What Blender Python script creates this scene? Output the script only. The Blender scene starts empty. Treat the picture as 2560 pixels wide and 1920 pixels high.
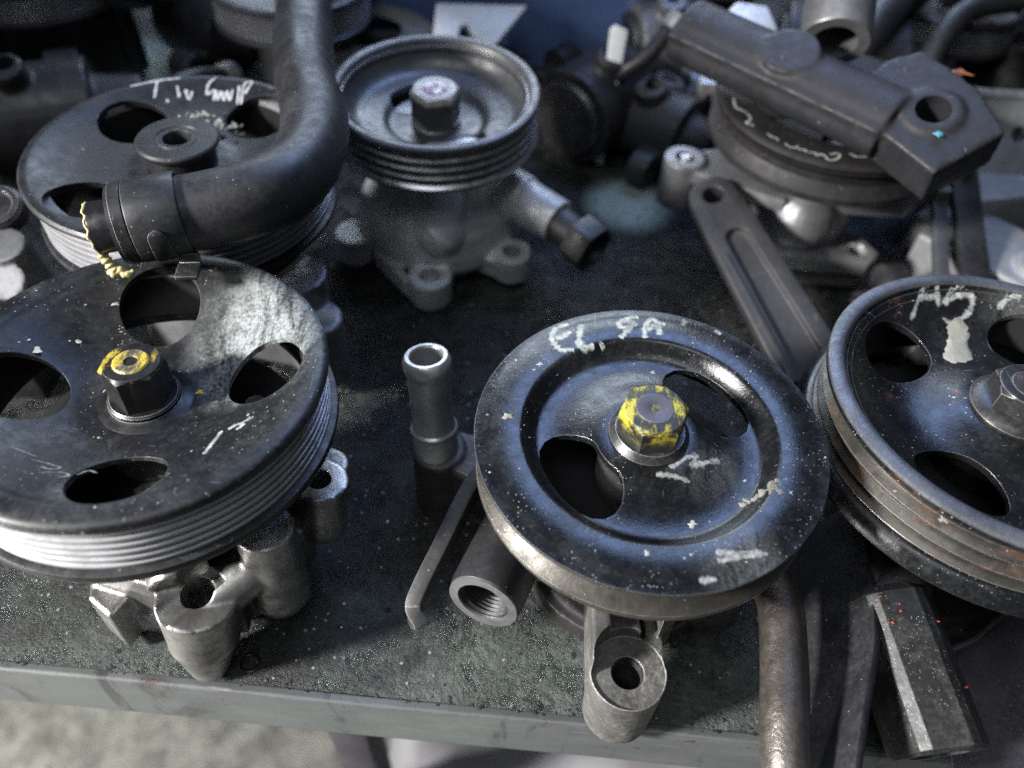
import bpy, math, random
from mathutils import Vector, Matrix, noise

random.seed(7)
SC = bpy.context.scene
COL = SC.collection
CM = 0.01

# ------------------------------------------------------------------ camera, world, lamps, exposure
cam_d = bpy.data.cameras.new('camera')
cam = bpy.data.objects.new('camera', cam_d)
COL.objects.link(cam)
SC.camera = cam
cam_d.sensor_width = 36.0
cam_d.lens = 27.2
cam_d.clip_start = 0.01
cam_d.clip_end = 50.0
_r = Vector((0.99806427, 0.04679654, 0.04096098))
_u = Vector((-0.06219098, 0.75100846, 0.65735727))
_b = Vector((0.0, -0.65863221, 0.75246503))
cam.matrix_world = Matrix(((_r.x, _u.x, _b.x, 0.0), (_r.y, _u.y, _b.y, 0.0), (_r.z, _u.z, _b.z, 0.315), (0, 0, 0, 1)))
cam_d.dof.use_dof = True
cam_d.dof.focus_distance = 0.285
cam_d.dof.aperture_fstop = 5.2

world = bpy.data.worlds.new('World')
SC.world = world
world.use_nodes = True
_bg = world.node_tree.nodes['Background']
_bg.inputs['Color'].default_value = (0.78, 0.86, 1.0, 1)
_bg.inputs['Strength'].default_value = 0.06


def area_lamp(name, pos, target, sx, sy, power, color, shape='RECTANGLE'):
    d = bpy.data.lights.new(name, 'AREA')
    d.shape = shape
    d.size = sx
    d.size_y = sy
    d.energy = power
    d.color = color
    o = bpy.data.objects.new(name, d)
    COL.objects.link(o)
    o.location = pos
    o.rotation_euler = (Vector(target) - Vector(pos)).to_track_quat('-Z', 'Y').to_euler()
    return o


# white work lamp, front-left, low: shadows run to the right and slightly away
_k = bpy.data.lights.new('work_lamp', 'SPOT')
_k.energy = 360.0
_k.color = (1.0, 0.985, 0.965)
_k.spot_size = math.radians(33)
_k.spot_blend = 1.0
_k.shadow_soft_size = 0.12
_ko = bpy.data.objects.new('work_lamp', _k)
COL.objects.link(_ko)
_ko.location = (-1.39, -0.41, 0.81)
_ko.rotation_euler = (Vector((0.03, 0.09, 0.03)) - _ko.location).to_track_quat('-Z', 'Y').to_euler()
# blue daylight from the doorway beyond the bench
area_lamp('blue_daylight', (0.17, 0.90, 1.04), (0.08, 0.18, 0.09), 0.55, 0.42, 6.0, (0.36, 0.53, 1.0))
# hazy doorway light low behind the bench
area_lamp('doorway_light', (-0.15, 2.0, 1.05), (0.0, 0.35, 0.08), 1.3, 0.5, 19.0, (0.72, 0.84, 1.0))
# pale roof light overhead
area_lamp('roof_light', (-0.35, -0.45, 1.7), (0.0, 0.35, 0.0), 1.1, 0.7, 9.0, (0.90, 0.95, 1.0))
# unseen fill light added below the bench to brighten the floor
area_lamp('floor_fill', (-1.1, -0.35, -0.25), (-0.35, 0.3, -0.75), 0.5, 0.2, 14.0, (1.0, 0.97, 0.92))

SC.view_settings.view_transform = 'Standard'
SC.view_settings.look = 'None'
SC.view_settings.gamma = 1.0
SC.view_settings.exposure = 0.12
SC.view_settings.use_curve_mapping = False
SC.cycles.use_denoising = False
SC.cycles.sample_clamp_indirect = 3.0
SC.cycles.max_bounces = 6


# ------------------------------------------------------------------ mesh helpers (all in centimetres)
def lerp(a, b, t):
    return a + (b - a) * t


def interp(prof, r):
    if r <= prof[0][0]:
        return prof[0][1]
    for (r0, z0), (r1, z1) in zip(prof, prof[1:]):
        if r <= r1:
            return z0 if r1 == r0 else lerp(z0, z1, (r - r0) / (r1 - r0))
    return prof[-1][1]


def smooth_profile(prof, n=3):
    """Catmull-Rom through (r, z) knots."""
    out = []
    P = [prof[0]] + list(prof) + [prof[-1]]
    for i in range(1, len(P) - 2):
        for k in range(n):
            t = k / n
            q = []
            for c in (0, 1):
                a, b, d, e = P[i - 1][c], P[i][c], P[i + 1][c], P[i + 2][c]
                q.append(0.5 * ((2 * b) + (d - a) * t + (2 * a - 5 * b + 4 * d - e) * t * t + (3 * b - a - 3 * d + e) * t ** 3))
            out.append((max(q[0], 0.0), q[1]))
    out.append(prof[-1])
    return out


def smooth_path(pts, n=6):
    out = []
    P = [Vector(p) for p in pts]
    P = [P[0] * 2 - P[1]] + P + [P[-1] * 2 - P[-2]]
    for i in range(1, len(P) - 2):
        a, b, d, e = P[i - 1], P[i], P[i + 1], P[i + 2]
        for k in range(n):
            t = k / n
            out.append(0.5 * ((2 * b) + (d - a) * t + (2 * a - 5 * b + 4 * d - e) * t * t + (3 * b - a - 3 * d + e) * t ** 3))
    out.append(P[-2])
    return out


def frame_to(p0, p1):
    z = (Vector(p1) - Vector(p0)).normalized()
    x = z.orthogonal().normalized() if abs(z.z) < 0.999 else Vector((1, 0, 0))
    if abs(z.z) < 0.999:
        x = Vector((0, 0, 1)).cross(z).normalized()
    y = z.cross(x)
    return x, y, z


class MB:
    def __init__(self):
        self.v = []
        self.f = []

    def add(self, verts, faces):
        o = len(self.v)
        self.v += [tuple(p) for p in verts]
        self.f += [tuple(i + o for i in fc) for fc in faces]
        return self

    def cyl(self, p0, p1, r0, r1=None, seg=28, phase=0.0):
        r1 = r0 if r1 is None else r1
        x, y, z = frame_to(p0, p1)
        vs = []
        for p, r in ((Vector(p0), r0), (Vector(p1), r1)):
            for i in range(seg):
                a = 2 * math.pi * i / seg + phase
                vs.append(p + x * (r * math.cos(a)) + y * (r * math.sin(a)))
        fs = [(i, (i + 1) % seg, seg + (i + 1) % seg, seg + i) for i in range(seg)]
        fs.append(tuple(range(seg - 1, -1, -1)))
        fs.append(tuple(range(seg, 2 * seg)))
        return self.add(vs, fs)

    def lathe(self, prof, seg=96, p0=(0, 0, 0), p1=None, ring=True):
        """Closed cross-section (ring=True) or a profile whose ends lie on the axis."""
        p0 = Vector(p0)
        if p1 is None:
            x, y, z = Vector((1, 0, 0)), Vector((0, 1, 0)), Vector((0, 0, 1))
        else:
            x, y, z = frame_to(p0, p1)
        n = len(prof)
        vs, idx = [], []
        for r, h in prof:
            if r < 1e-6:
                idx.append([len(vs)] * seg)
                vs.append(p0 + z * h)
            else:
                row = []
                for i in range(seg):
                    a = 2 * math.pi * i / seg
                    row.append(len(vs))
                    vs.append(p0 + x * (r * math.cos(a)) + y * (r * math.sin(a)) + z * h)
                idx.append(row)
        fs = []
        m = n if ring else n - 1
        for j in range(m):
            A, B = idx[j], idx[(j + 1) % n]
            for i in range(seg):
                k = (i + 1) % seg
                q = [A[i], A[k], B[k], B[i]]
                q2 = []
                for t in q:
                    if t not in q2:
                        q2.append(t)
                if len(q2) > 2:
                    fs.append(tuple(q2))
        return self.add(vs, fs)

    def box(self, c, s, rz=0.0, M=None):
        hx, hy, hz = s[0] / 2, s[1] / 2, s[2] / 2
        R = Matrix.Rotation(rz, 3, 'Z') if M is None else M
        vs = [Vector(c) + R @ Vector((sx * hx, sy * hy, sz * hz)) for sz in (-1, 1) for sx, sy in ((-1, -1), (1, -1), (1, 1), (-1, 1))]
        return self.add(vs, [(3, 2, 1, 0), (4, 5, 6, 7), (0, 1, 5, 4), (1, 2, 6, 5), (2, 3, 7, 6), (3, 0, 4, 7)])

    def prism(self, outline, z0, z1, M=None, o=(0, 0, 0)):
        """2-D outline (counter-clockwise) extruded from z0 to z1; M turns it, o moves it."""
        M = M or Matrix.Identity(3)
        n = len(outline)
        area = sum(outline[i][0] * outline[(i + 1) % n][1] - outline[(i + 1) % n][0] * outline[i][1] for i in range(n))
        if area < 0:
            outline = outline[::-1]
        vs = [Vector(o) + M @ Vector((x, y, z)) for z in (z0, z1) for x, y in outline]
        fs = [(i, (i + 1) % n, n + (i + 1) % n, n + i) for i in range(n)]
        fs += [tuple(range(n - 1, -1, -1)), tuple(range(n, 2 * n))]
        return self.add(vs, fs)

    def sphere(self, c, r, seg=24, sz=1.0):
        prof = [(r * math.sin(math.pi * k / 12), -r * sz * math.cos(math.pi * k / 12)) for k in range(13)]
        prof[0] = (0, -r * sz)
        prof[-1] = (0, r * sz)
        return self.lathe(prof, seg, c, ring=False)

    def sweep(self, path, section, up=(0, 0, 1), scale=None):
        """A closed 2-D section (side, up) swept along a path."""
        P = [Vector(p) for p in path]
        n, m = len(P), len(section)
        vs = []
        for i, p in enumerate(P):
            t = (P[min(i + 1, n - 1)] - P[max(i - 1, 0)]).normalized()
            u = Vector(up[i] if isinstance(up, list) else up)
            s = t.cross(u).normalized()
            w = s.cross(t).normalized()
            k = scale[i] if scale else 1.0
            vs += [p + s * (a * k) + w * (b * k) for a, b in section]
        fs = [(i * m + j, i * m + (j + 1) % m, (i + 1) * m + (j + 1) % m, (i + 1) * m + j) for i in range(n - 1) for j in range(m)]
        fs += [tuple(range(m - 1, -1, -1)), tuple(range((n - 1) * m, n * m))]
        return self.add(vs, fs)

    def tube(self, path, r, seg=24, scale=None):
        return self.sweep(path, [(r * math.cos(2 * math.pi * i / seg), r * math.sin(2 * math.pi * i / seg)) for i in range(seg)], scale=scale)

    def mesh(self, name):
        me = bpy.data.meshes.new(name)
        me.from_pydata([(x * CM, y * CM, z * CM) for x, y, z in self.v], [], self.f)
        me.update()
        import bmesh
        bm = bmesh.new()
        bm.from_mesh(me)
        bmesh.ops.recalc_face_normals(bm, faces=bm.faces)
        bm.to_mesh(me)
        bm.free()
        return me


def build(name, mb, mat, parent=None, remesh=None, smooth=0, cuts=None, bevel=None, sharp=38, loc=None, rot=None, label=None, solver='EXACT'):
    me = mb.mesh(name)
    if remesh or cuts or bevel:
        tmp = bpy.data.objects.new('tmp', me)
        COL.objects.link(tmp)
        junk = [tmp]
        if remesh:
            m = tmp.modifiers.new('r', 'REMESH')
            m.mode = 'VOXEL'
            m.voxel_size = remesh * CM
        if smooth:
            m = tmp.modifiers.new('s', 'SMOOTH')
            m.factor = 0.5
            m.iterations = smooth
        for c in cuts or []:
            co = bpy.data.objects.new('tmpc', c.mesh('c'))
            COL.objects.link(co)
            junk.append(co)
            m = tmp.modifiers.new('b', 'BOOLEAN')
            m.operation = 'DIFFERENCE'
            m.object = co
            m.solver = solver
        if bevel:
            m = tmp.modifiers.new('v', 'BEVEL')
            m.width = bevel[0] * CM
            m.segments = bevel[1]
            m.limit_method = 'ANGLE'
            m.angle_limit = math.radians(40)
        dg = bpy.context.evaluated_depsgraph_get()
        dg.update()
        me = bpy.data.meshes.new_from_object(tmp.evaluated_get(dg), depsgraph=dg)
        for j in junk:
            bpy.data.objects.remove(j)
    if mat.name in ('white_chalk', 'rubbed_chalk', 'pale_paint_marker'):
        at = me.attributes.new('edge', 'FLOAT', 'POINT')
        at.data.foreach_set('value', [(0.0, 1.0, 1.0, 0.0)[i % 4] for i in range(len(me.vertices))])
    me.name = name
    me.shade_smooth()
    me.set_sharp_from_angle(angle=math.radians(sharp))
    me.materials.clear()
    me.materials.append(mat)
    o = bpy.data.objects.new(name, me)
    COL.objects.link(o)
    if parent:
        o.parent = parent
    if loc:
        o.location = Vector(loc) * CM
    if rot:
        o.rotation_euler = rot
    if label:
        o['label'] = label
    return o


def tag(o, label, cat, group=None, kind=None):
    o['label'] = label
    o['category'] = cat
    if group:
        o['group'] = group
    if kind:
        o['kind'] = kind
    return o


def empty(name, loc, tilt=(0, 0), rz=0.0):
    o = bpy.data.objects.new(name, None)
    COL.objects.link(o)
    o.empty_display_size = 0.02
    o.location = Vector(loc) * CM
    o.rotation_euler = (-math.asin(tilt[1]), math.asin(tilt[0]), rz)
    return o


# ------------------------------------------------------------------ materials
class N:
    """Small node-tree helper."""

    def __init__(self, name):
        self.mat = bpy.data.materials.new(name)
        self.mat.use_nodes = True
        self.t = self.mat.node_tree
        self.t.nodes.clear()
        self.out = self.t.nodes.new('ShaderNodeOutputMaterial')
        self.bsdf = self.t.nodes.new('ShaderNodeBsdfPrincipled')
        self.t.links.new(self.bsdf.outputs[0], self.out.inputs['Surface'])
        self.bv = None
        self.co = self.t.nodes.new('ShaderNodeTexCoord').outputs['Object']

    def link(self, a, b):
        self.t.links.new(a, b)

    def put(self, sock, v):
        if isinstance(v, bpy.types.NodeSocket):
            self.link(v, sock)
        elif isinstance(v, (tuple, list)) and len(v) == 3 and sock.type == 'RGBA':
            sock.default_value = (*v, 1)
        else:
            sock.default_value = v

    def noise(self, scale, detail=4, rough=0.6, co=None, dist=0.0):
        n = self.t.nodes.new('ShaderNodeTexNoise')
        n.inputs['Scale'].default_value = scale
        n.inputs['Detail'].default_value = detail
        n.inputs['Roughness'].default_value = rough
        n.inputs['Distortion'].default_value = dist
        self.link(co or self.co, n.inputs['Vector'])
        return n.outputs['Fac']

    def mapping(self, scale=(1, 1, 1), rot=(0, 0, 0), loc=(0, 0, 0), co=None):
        n = self.t.nodes.new('ShaderNodeMapping')
        n.inputs['Scale'].default_value = scale
        n.inputs['Rotation'].default_value = rot
        n.inputs['Location'].default_value = loc
        self.link(co or self.co, n.inputs['Vector'])
        return n.outputs[0]

    def math(self, op, a, b=0.0, clamp=False):
        n = self.t.nodes.new('ShaderNodeMath')
        n.operation = op
        n.use_clamp = clamp
        self.put(n.inputs[0], a)
        self.put(n.inputs[1], b)
        return n.outputs[0]

    def ramp(self, v, lo, hi, a=0.0, b=1.0):
        n = self.t.nodes.new('ShaderNodeMapRange')
        n.interpolation_type = 'SMOOTHSTEP'
        self.put(n.inputs['Value'], v)
        n.inputs['From Min'].default_value = lo
        n.inputs['From Max'].default_value = hi
        n.inputs['To Min'].default_value = a
        n.inputs['To Max'].default_value = b
        return n.outputs['Result']

    def mix(self, fac, a, b):
        n = self.t.nodes.new('ShaderNodeMix')
        n.data_type = 'RGBA'
        self.put(n.inputs[0], fac)
        self.put(n.inputs[6], a)
        self.put(n.inputs[7], b)
        return n.outputs[2]

    def specks(self, scale, size, density):
        v = self.t.nodes.new('ShaderNodeTexVoronoi')
        v.inputs['Scale'].default_value = scale
        self.link(self.co, v.inputs['Vector'])
        s = self.t.nodes.new('ShaderNodeSeparateColor')
        self.link(v.outputs['Color'], s.inputs[0])
        keep = self.math('GREATER_THAN', s.outputs[0], 1 - density)
        wob = self.math('MULTIPLY', self.noise(scale * 3, 2), size)
        near = self.math('LESS_THAN', v.outputs['Distance'], wob)
        return self.math('MULTIPLY', keep, near)

    def blob(self, x, y, r, soft=0.5):
        """Mask 1 inside a disc about (x, y) cm of the object's own frame."""
        m = self.mapping(loc=(-x * CM, -y * CM, 0), scale=(1, 1, 0))
        n = self.t.nodes.new('ShaderNodeVectorMath')
        n.operation = 'LENGTH'
        self.link(m, n.inputs[0])
        return self.ramp(n.outputs['Value'], r * CM * (1 - soft), r * CM, 1.0, 0.0)

    def wear(self, radius, lo, hi):
        bvo = self.bevel_normal(radius)
        g = self.t.nodes.new('ShaderNodeNewGeometry')
        d = self.t.nodes.new('ShaderNodeVectorMath')
        d.operation = 'DOT_PRODUCT'
        self.link(bvo, d.inputs[0])
        self.link(g.outputs['Normal'], d.inputs[1])
        e = self.math('SUBTRACT', 1.0, d.outputs['Value'])
        return self.ramp(self.math('MULTIPLY', e, self.noise(220, 5, 0.7)), lo, hi)

    def bump(self, h, strength, dist, normal=None):
        b = self.t.nodes.new('ShaderNodeBump')
        b.inputs['Strength'].default_value = strength
        b.inputs['Distance'].default_value = dist * CM
        self.link(h, b.inputs['Height'])
        if normal is not None:
            self.link(normal, b.inputs['Normal'])
        return b.outputs[0]

    def bevel_normal(self, radius):
        if self.bv is None:
            self.bv = self.t.nodes.new('ShaderNodeBevel')
            self.bv.samples = 2
            self.bv.inputs['Radius'].default_value = radius * CM
        return self.bv.outputs[0]

    def done(self, color, rough, metal=0.0, normal=None, spec=0.5, coat=0.0, alpha=None, coat_rough=0.15):
        b = self.bsdf.inputs
        self.put(b['Base Color'], color)
        self.put(b['Roughness'], rough)
        self.put(b['Metallic'], metal)
        b['Specular IOR Level'].default_value = spec
        b['Coat Weight'].default_value = coat
        b['Coat Roughness'].default_value = coat_rough
        if normal is not None:
            self.link(normal, b['Normal'])
        if alpha is not None:
            self.put(b['Alpha'], alpha)
        return self.mat


def scaled(c, k):
    return tuple(min(1.0, x * k) for x in c)


def dirty(name, col, rough=0.45, metal=0.0, dust=0.25, dust_or_light_col=(0.22, 0.23, 0.22), speck=0.25, speck_scale=420, wear=0.6,
          wear_col=(0.42, 0.42, 0.42), bump=0.25, scratch=0.3, smears_or_light=(), rust=0.0, rust_col=(0.075, 0.026, 0.012), spec=0.5, edge=0.05,
          grime=0.5, grain=700, coat=0.0):
    n = N(name)
    n1 = n.noise(28, 5, 0.6)
    n2 = n.noise(170, 7, 0.7)
    n3 = n.noise(grain, 4, 0.6)
    c = n.mix(n2, scaled(col, 0.55), scaled(col, 1.45))
    g = n.ramp(n.math('ADD', n.math('MULTIPLY', n1, 0.6), n.math('MULTIPLY', n2, 0.4)), 0.42, 0.62)
    c = n.mix(n.math('MULTIPLY', g, grime), c, scaled(col, 0.35))
    metal_v = metal
    if rust > 0:
        rm = n.math('MULTIPLY', n.ramp(n.noise(60, 7, 0.72, dist=0.4), 0.60 - 0.2 * rust, 0.72 - 0.2 * rust), 0.9)
        c = n.mix(rm, c, n.mix(n2, rust_col, scaled(rust_col, 2.2)))
        metal_v = n.math('MULTIPLY', n.math('SUBTRACT', 1.0, rm), metal)
    d1 = n.noise(46, 6, 0.72, dist=0.6)
    dm = n.math('MULTIPLY', n.ramp(n.math('MULTIPLY', d1, n.noise(520, 5, 0.75)), 0.20, 0.42), dust)
    for sm in smears_or_light:
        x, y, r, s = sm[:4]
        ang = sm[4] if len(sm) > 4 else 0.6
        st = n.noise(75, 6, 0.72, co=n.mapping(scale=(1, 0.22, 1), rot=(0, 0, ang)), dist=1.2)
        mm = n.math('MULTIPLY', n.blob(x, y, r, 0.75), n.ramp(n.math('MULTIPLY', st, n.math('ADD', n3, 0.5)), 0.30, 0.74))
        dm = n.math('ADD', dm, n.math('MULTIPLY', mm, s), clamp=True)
    c = n.mix(dm, c, dust_or_light_col)
    if scratch > 0:
        s1 = n.ramp(n.noise(60, 3, 0.5, co=n.mapping(scale=(14, 0.6, 6), rot=(0, 0, 0.5))), 0.70, 0.78)
        s2 = n.ramp(n.noise(60, 3, 0.5, co=n.mapping(scale=(0.7, 13, 6), rot=(0, 0, 0.25))), 0.71, 0.79)
        c = n.mix(n.math('MULTIPLY', n.math('MAXIMUM', s1, s2), scratch), c, wear_col)
    if speck > 0:
        clump = n.ramp(n.noise(55, 4, 0.65), 0.44, 0.60)
        sp = n.math('MAXIMUM', n.specks(speck_scale * 2.0, 0.44, speck), n.specks(speck_scale * 0.7, 0.34, speck * 0.16))
        sp = n.math('MULTIPLY', sp, clump)
        c = n.mix(sp, c, n.mix(n3, (0.12, 0.12, 0.12), (0.50, 0.51, 0.49)))
    if wear > 0 and edge > 0:
        w = n.math('MULTIPLY', n.wear(edge, 0.02, 0.12), wear)
        c = n.mix(w, c, wear_col)
        metal_v = n.math('MAXIMUM', metal_v, n.math('MULTIPLY', w, 0.6))
    rr = n.math('ADD', n.ramp(n.math('ADD', n.math('MULTIPLY', n2, 0.6), n.math('MULTIPLY', d1, 0.4)), 0.36, 0.64, rough - 0.08, rough + 0.13), n.math('MULTIPLY', dm, 0.35), clamp=True)
    h = n.math('ADD', n.math('MULTIPLY', n3, 0.6), n.math('MULTIPLY', n2, 1.0 if bump < 0.8 else 2.2))
    nm = n.bump(h, min(1.0, bump), 0.02 if bump <= 1.0 else 0.02 * bump, n.bevel_normal(edge) if edge > 0 else None)
    return n.done(c, rr, metal_v, nm, spec, coat)


M = {}
M['black_a'] = dirty('black_paint_dust_and_light', (0.008, 0.008, 0.0095), 0.42, dust=0.07, dust_or_light_col=(0.33, 0.355, 0.345), speck=0.16, wear=0.35,
                     smears_or_light=((4.0, 3.0, 3.9, 1.0, 1.2), (3.0, 1.0, 1.8, 1.0, 0.4), (0.5, -4.4, 2.6, 0.3, 1.5)), scratch=0.35)  # first two spots paint in the lamp light on the dish's right side
M['black_c'] = dirty('black_paint_gritty', (0.0055, 0.006, 0.007), 0.24, dust=0.06, speck=0.22, speck_scale=560, wear=0.8, bump=0.55,
                     smears_or_light=((1.9, -1.3, 1.7, 0.35, 2.2), (2.6, -5.0, 1.9, 0.45, 1.7), (-3.4, 4.0, 2.2, 0.22, 0.3)), grain=1100)
M['black_d'] = dirty('black_paint_worn', (0.007, 0.007, 0.008), 0.27, dust=0.06, speck=0.2, wear=0.8, bump=0.55, grain=1000,
                     smears_or_light=((2.0, 5.6, 1.6, 0.3, 1.0),), rust=0.06)
M['black_b'] = dirty('black_paint_smooth', (0.055, 0.057, 0.062), 0.38, dust=0.05, speck=0.02, wear=0.6, bump=0.05, scratch=0.1, grime=0.25, spec=0.7)
M['black_e'] = dirty('black_paint_matt', (0.013, 0.013, 0.015), 0.44, dust=0.05, speck=0.06, wear=0.5, bump=0.12, scratch=0.12)
M['black_f'] = dirty('black_paint_dull', (0.013, 0.011, 0.012), 0.55, dust=0.05, speck=0.03, wear=0.3, bump=0.15, edge=0.0, scratch=0.0)
M['ribs'] = dirty('machined_steel_ribs', (0.36, 0.36, 0.375), 0.42, 0.35, dust=0.25, dust_or_light_col=(0.2, 0.2, 0.2), speck=0.0, wear=0.4, wear_col=(0.7, 0.7, 0.72),
                  bump=0.2, grime=0.55, scratch=0.2, edge=0.03)
M['ribs_dark'] = dirty('dark_steel_grooves', (0.40, 0.40, 0.42), 0.30, 0.8, dust=0.05, speck=0.0, wear=0.8, wear_col=(0.6, 0.6, 0.62), bump=0.1, grime=0.5, scratch=0.1)
M['bronze'] = dirty('stained_steel_groove', (0.065, 0.06, 0.052), 0.40, 0.6, dust=0.15, dust_or_light_col=(0.2, 0.18, 0.16), speck=0.05, wear=0.8, wear_col=(0.62, 0.6, 0.56),
                    bump=0.6, grime=0.8)
M['rusty_ribs'] = dirty('rust_stained_grooves', (0.10, 0.093, 0.082), 0.34, 0.75, dust=0.1, speck=0.05, wear=0.9, wear_col=(0.6, 0.58, 0.54), bump=0.4,
                        rust=0.42, rust_col=(0.045, 0.020, 0.011), grime=0.8)
M['alu'] = dirty('cast_aluminium_dirty', (0.38, 0.372, 0.36), 0.33, 0.85, dust=0.15, dust_or_light_col=(0.30, 0.29, 0.27), speck=0.04, wear=0.6, wear_col=(0.8, 0.79, 0.78),
                 bump=0.75, grime=0.9, scratch=0.15, edge=0.12, grain=500)
M['alu_soft'] = dirty('cast_aluminium_grey', (0.26, 0.26, 0.27), 0.44, 0.6, dust=0.25, dust_or_light_col=(0.3, 0.31, 0.31), speck=0.0, wear=0.5, wear_col=(0.6, 0.6, 0.62),
                      bump=0.25, grime=0.8, grain=420, edge=0.0, scratch=0.0)
M['alu_pale'] = dirty('cast_aluminium_pale', (0.60, 0.605, 0.62), 0.42, 0.25, dust=0.25, dust_or_light_col=(0.4, 0.4, 0.4), speck=0.0, wear=0.5, wear_col=(0.7, 0.7, 0.72), bump=0.25, grime=0.7, scratch=0.05, edge=0.12, grain=420)
M['alu_bright'] = dirty('machined_aluminium', (0.62, 0.62, 0.62), 0.34, 0.8, dust=0.15, dust_or_light_col=(0.3, 0.3, 0.29), speck=0.0, wear=0.3, bump=0.15, grime=0.35, edge=0.0, scratch=0.0)
M['iron'] = dirty('black_cast_iron', (0.045, 0.043, 0.043), 0.5, 0.3, dust=0.25, dust_or_light_col=(0.16, 0.155, 0.15), speck=0.1, wear=0.6, wear_col=(0.4, 0.39, 0.38),
                  bump=0.6, grime=0.6, edge=0.08)
M['arm_grey'] = dirty('dull_grey_casting', (0.034, 0.034, 0.037), 0.5, 0.1, dust=0.2, dust_or_light_col=(0.08, 0.08, 0.085), speck=0.0, wear=0.0, bump=0.3, grime=0.6, edge=0.0)
M['bracket_iron'] = dirty('sooty_cast_iron', (0.022, 0.021, 0.024), 0.55, 0.1, dust=0.3, dust_or_light_col=(0.05, 0.047, 0.05), speck=0.0, wear=0.0, bump=0.4, grime=0.6, edge=0.0, grain=350)
M['lip_worn'] = dirty('worn_bare_lip', (0.15, 0.16, 0.18), 0.46, 0.7, dust=0.1, speck=0.1, wear=0.2, bump=0.9, grain=900, grime=0.75, scratch=0.3)
M['iron_dark'] = dirty('oily_dark_iron', (0.022, 0.021, 0.023), 0.46, 0.2, dust=0.08, speck=0.05, wear=0.25, wear_col=(0.22, 0.22, 0.22), bump=0.4, edge=0.0, scratch=0.0)
M['boss'] = dirty('scuffed_iron_boss', (0.16, 0.155, 0.145), 0.44, 0.45, dust=0.55, dust_or_light_col=(0.36, 0.345, 0.32), speck=0.06, wear=0.9, wear_col=(0.66, 0.65, 0.62),
                  bump=0.9, grime=0.9, edge=0.07)
M['pipe'] = dirty('brown_steel_pipe', (0.16, 0.14, 0.125), 0.30, 0.8, dust=0.15, dust_or_light_col=(0.26, 0.23, 0.2), speck=0.05, speck_scale=600, wear=0.0, bump=1.0, grain=420,
                  rust=0.04, grime=0.5)
M['hexblack'] = dirty('black_oxide_hex', (0.020, 0.020, 0.020), 0.42, 0.2, dust=0.14, dust_or_light_col=(0.3, 0.3, 0.3), speck=0.3, speck_scale=620, wear=0.2, bump=0.6, grain=900)
M['zinc'] = dirty('zinc_plated_tube', (0.40, 0.40, 0.40), 0.30, 0.5, dust=0.2, dust_or_light_col=(0.3, 0.3, 0.29), speck=0.0, wear=0.7, wear_col=(0.8, 0.8, 0.8), bump=0.2,
                  grime=0.7, scratch=0.4)
M['rubber'] = dirty('black_rubber', (0.016, 0.016, 0.018), 0.46, dust=0.16, dust_or_light_col=(0.12, 0.12, 0.13), speck=0.03, wear=0.1, bump=0.15, grain=300, edge=0.0, scratch=0.0)
M['clamp'] = dirty('black_steel_clamp', (0.022, 0.023, 0.026), 0.42, 0.2, dust=0.12, dust_or_light_col=(0.16, 0.17, 0.17), speck=0.03, wear=0.7, wear_col=(0.5, 0.5, 0.5), bump=0.15)
M['nut'] = dirty('dark_steel_nut', (0.05, 0.05, 0.052), 0.36, 0.6, dust=0.2, dust_or_light_col=(0.3, 0.3, 0.29), speck=0.05, wear=0.95, wear_col=(0.62, 0.61, 0.58), bump=0.3, edge=0.07)
M['nut_black'] = dirty('black_oxide_nut', (0.014, 0.014, 0.016), 0.35, 0.3, dust=0.06, speck=0.03, wear=0.9, wear_col=(0.62, 0.61, 0.58), bump=0.15, edge=0.06)
M['block_grey'] = dirty('pale_cast_block', (0.24, 0.245, 0.25), 0.5, 0.3, dust=0.2, dust_or_light_col=(0.3, 0.31, 0.31), speck=0.0, wear=0.3, bump=0.3, grime=0.5, edge=0.0, scratch=0.0)
M['plastic_white'] = dirty('white_plastic', (0.75, 0.77, 0.76), 0.4, dust=0.1, speck=0.0, wear=0.0, bump=0.1, grime=0.1, edge=0.0, scratch=0.0)
M['haze_blue'] = dirty('blue_haze', (0.15, 0.23, 0.48), 0.4, dust=0.08, dust_or_light_col=(0.12, 0.16, 0.3), speck=0.0, wear=0.0, bump=0.06, grime=0.2, edge=0.0, scratch=0.0)
M['sheet'] = dirty('dusty_dark_sheet', (0.055, 0.05, 0.06), 0.42, dust=0.3, dust_or_light_col=(0.13, 0.12, 0.14), speck=0.3, speck_scale=520, wear=0.0, bump=0.9, grain=500, grime=0.5, edge=0.0, scratch=0.0)
M['post'] = dirty('dark_painted_post', (0.05, 0.045, 0.055), 0.5, dust=0.1, speck=0.0, wear=0.1, bump=0.1, edge=0.0, scratch=0.0)


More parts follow.
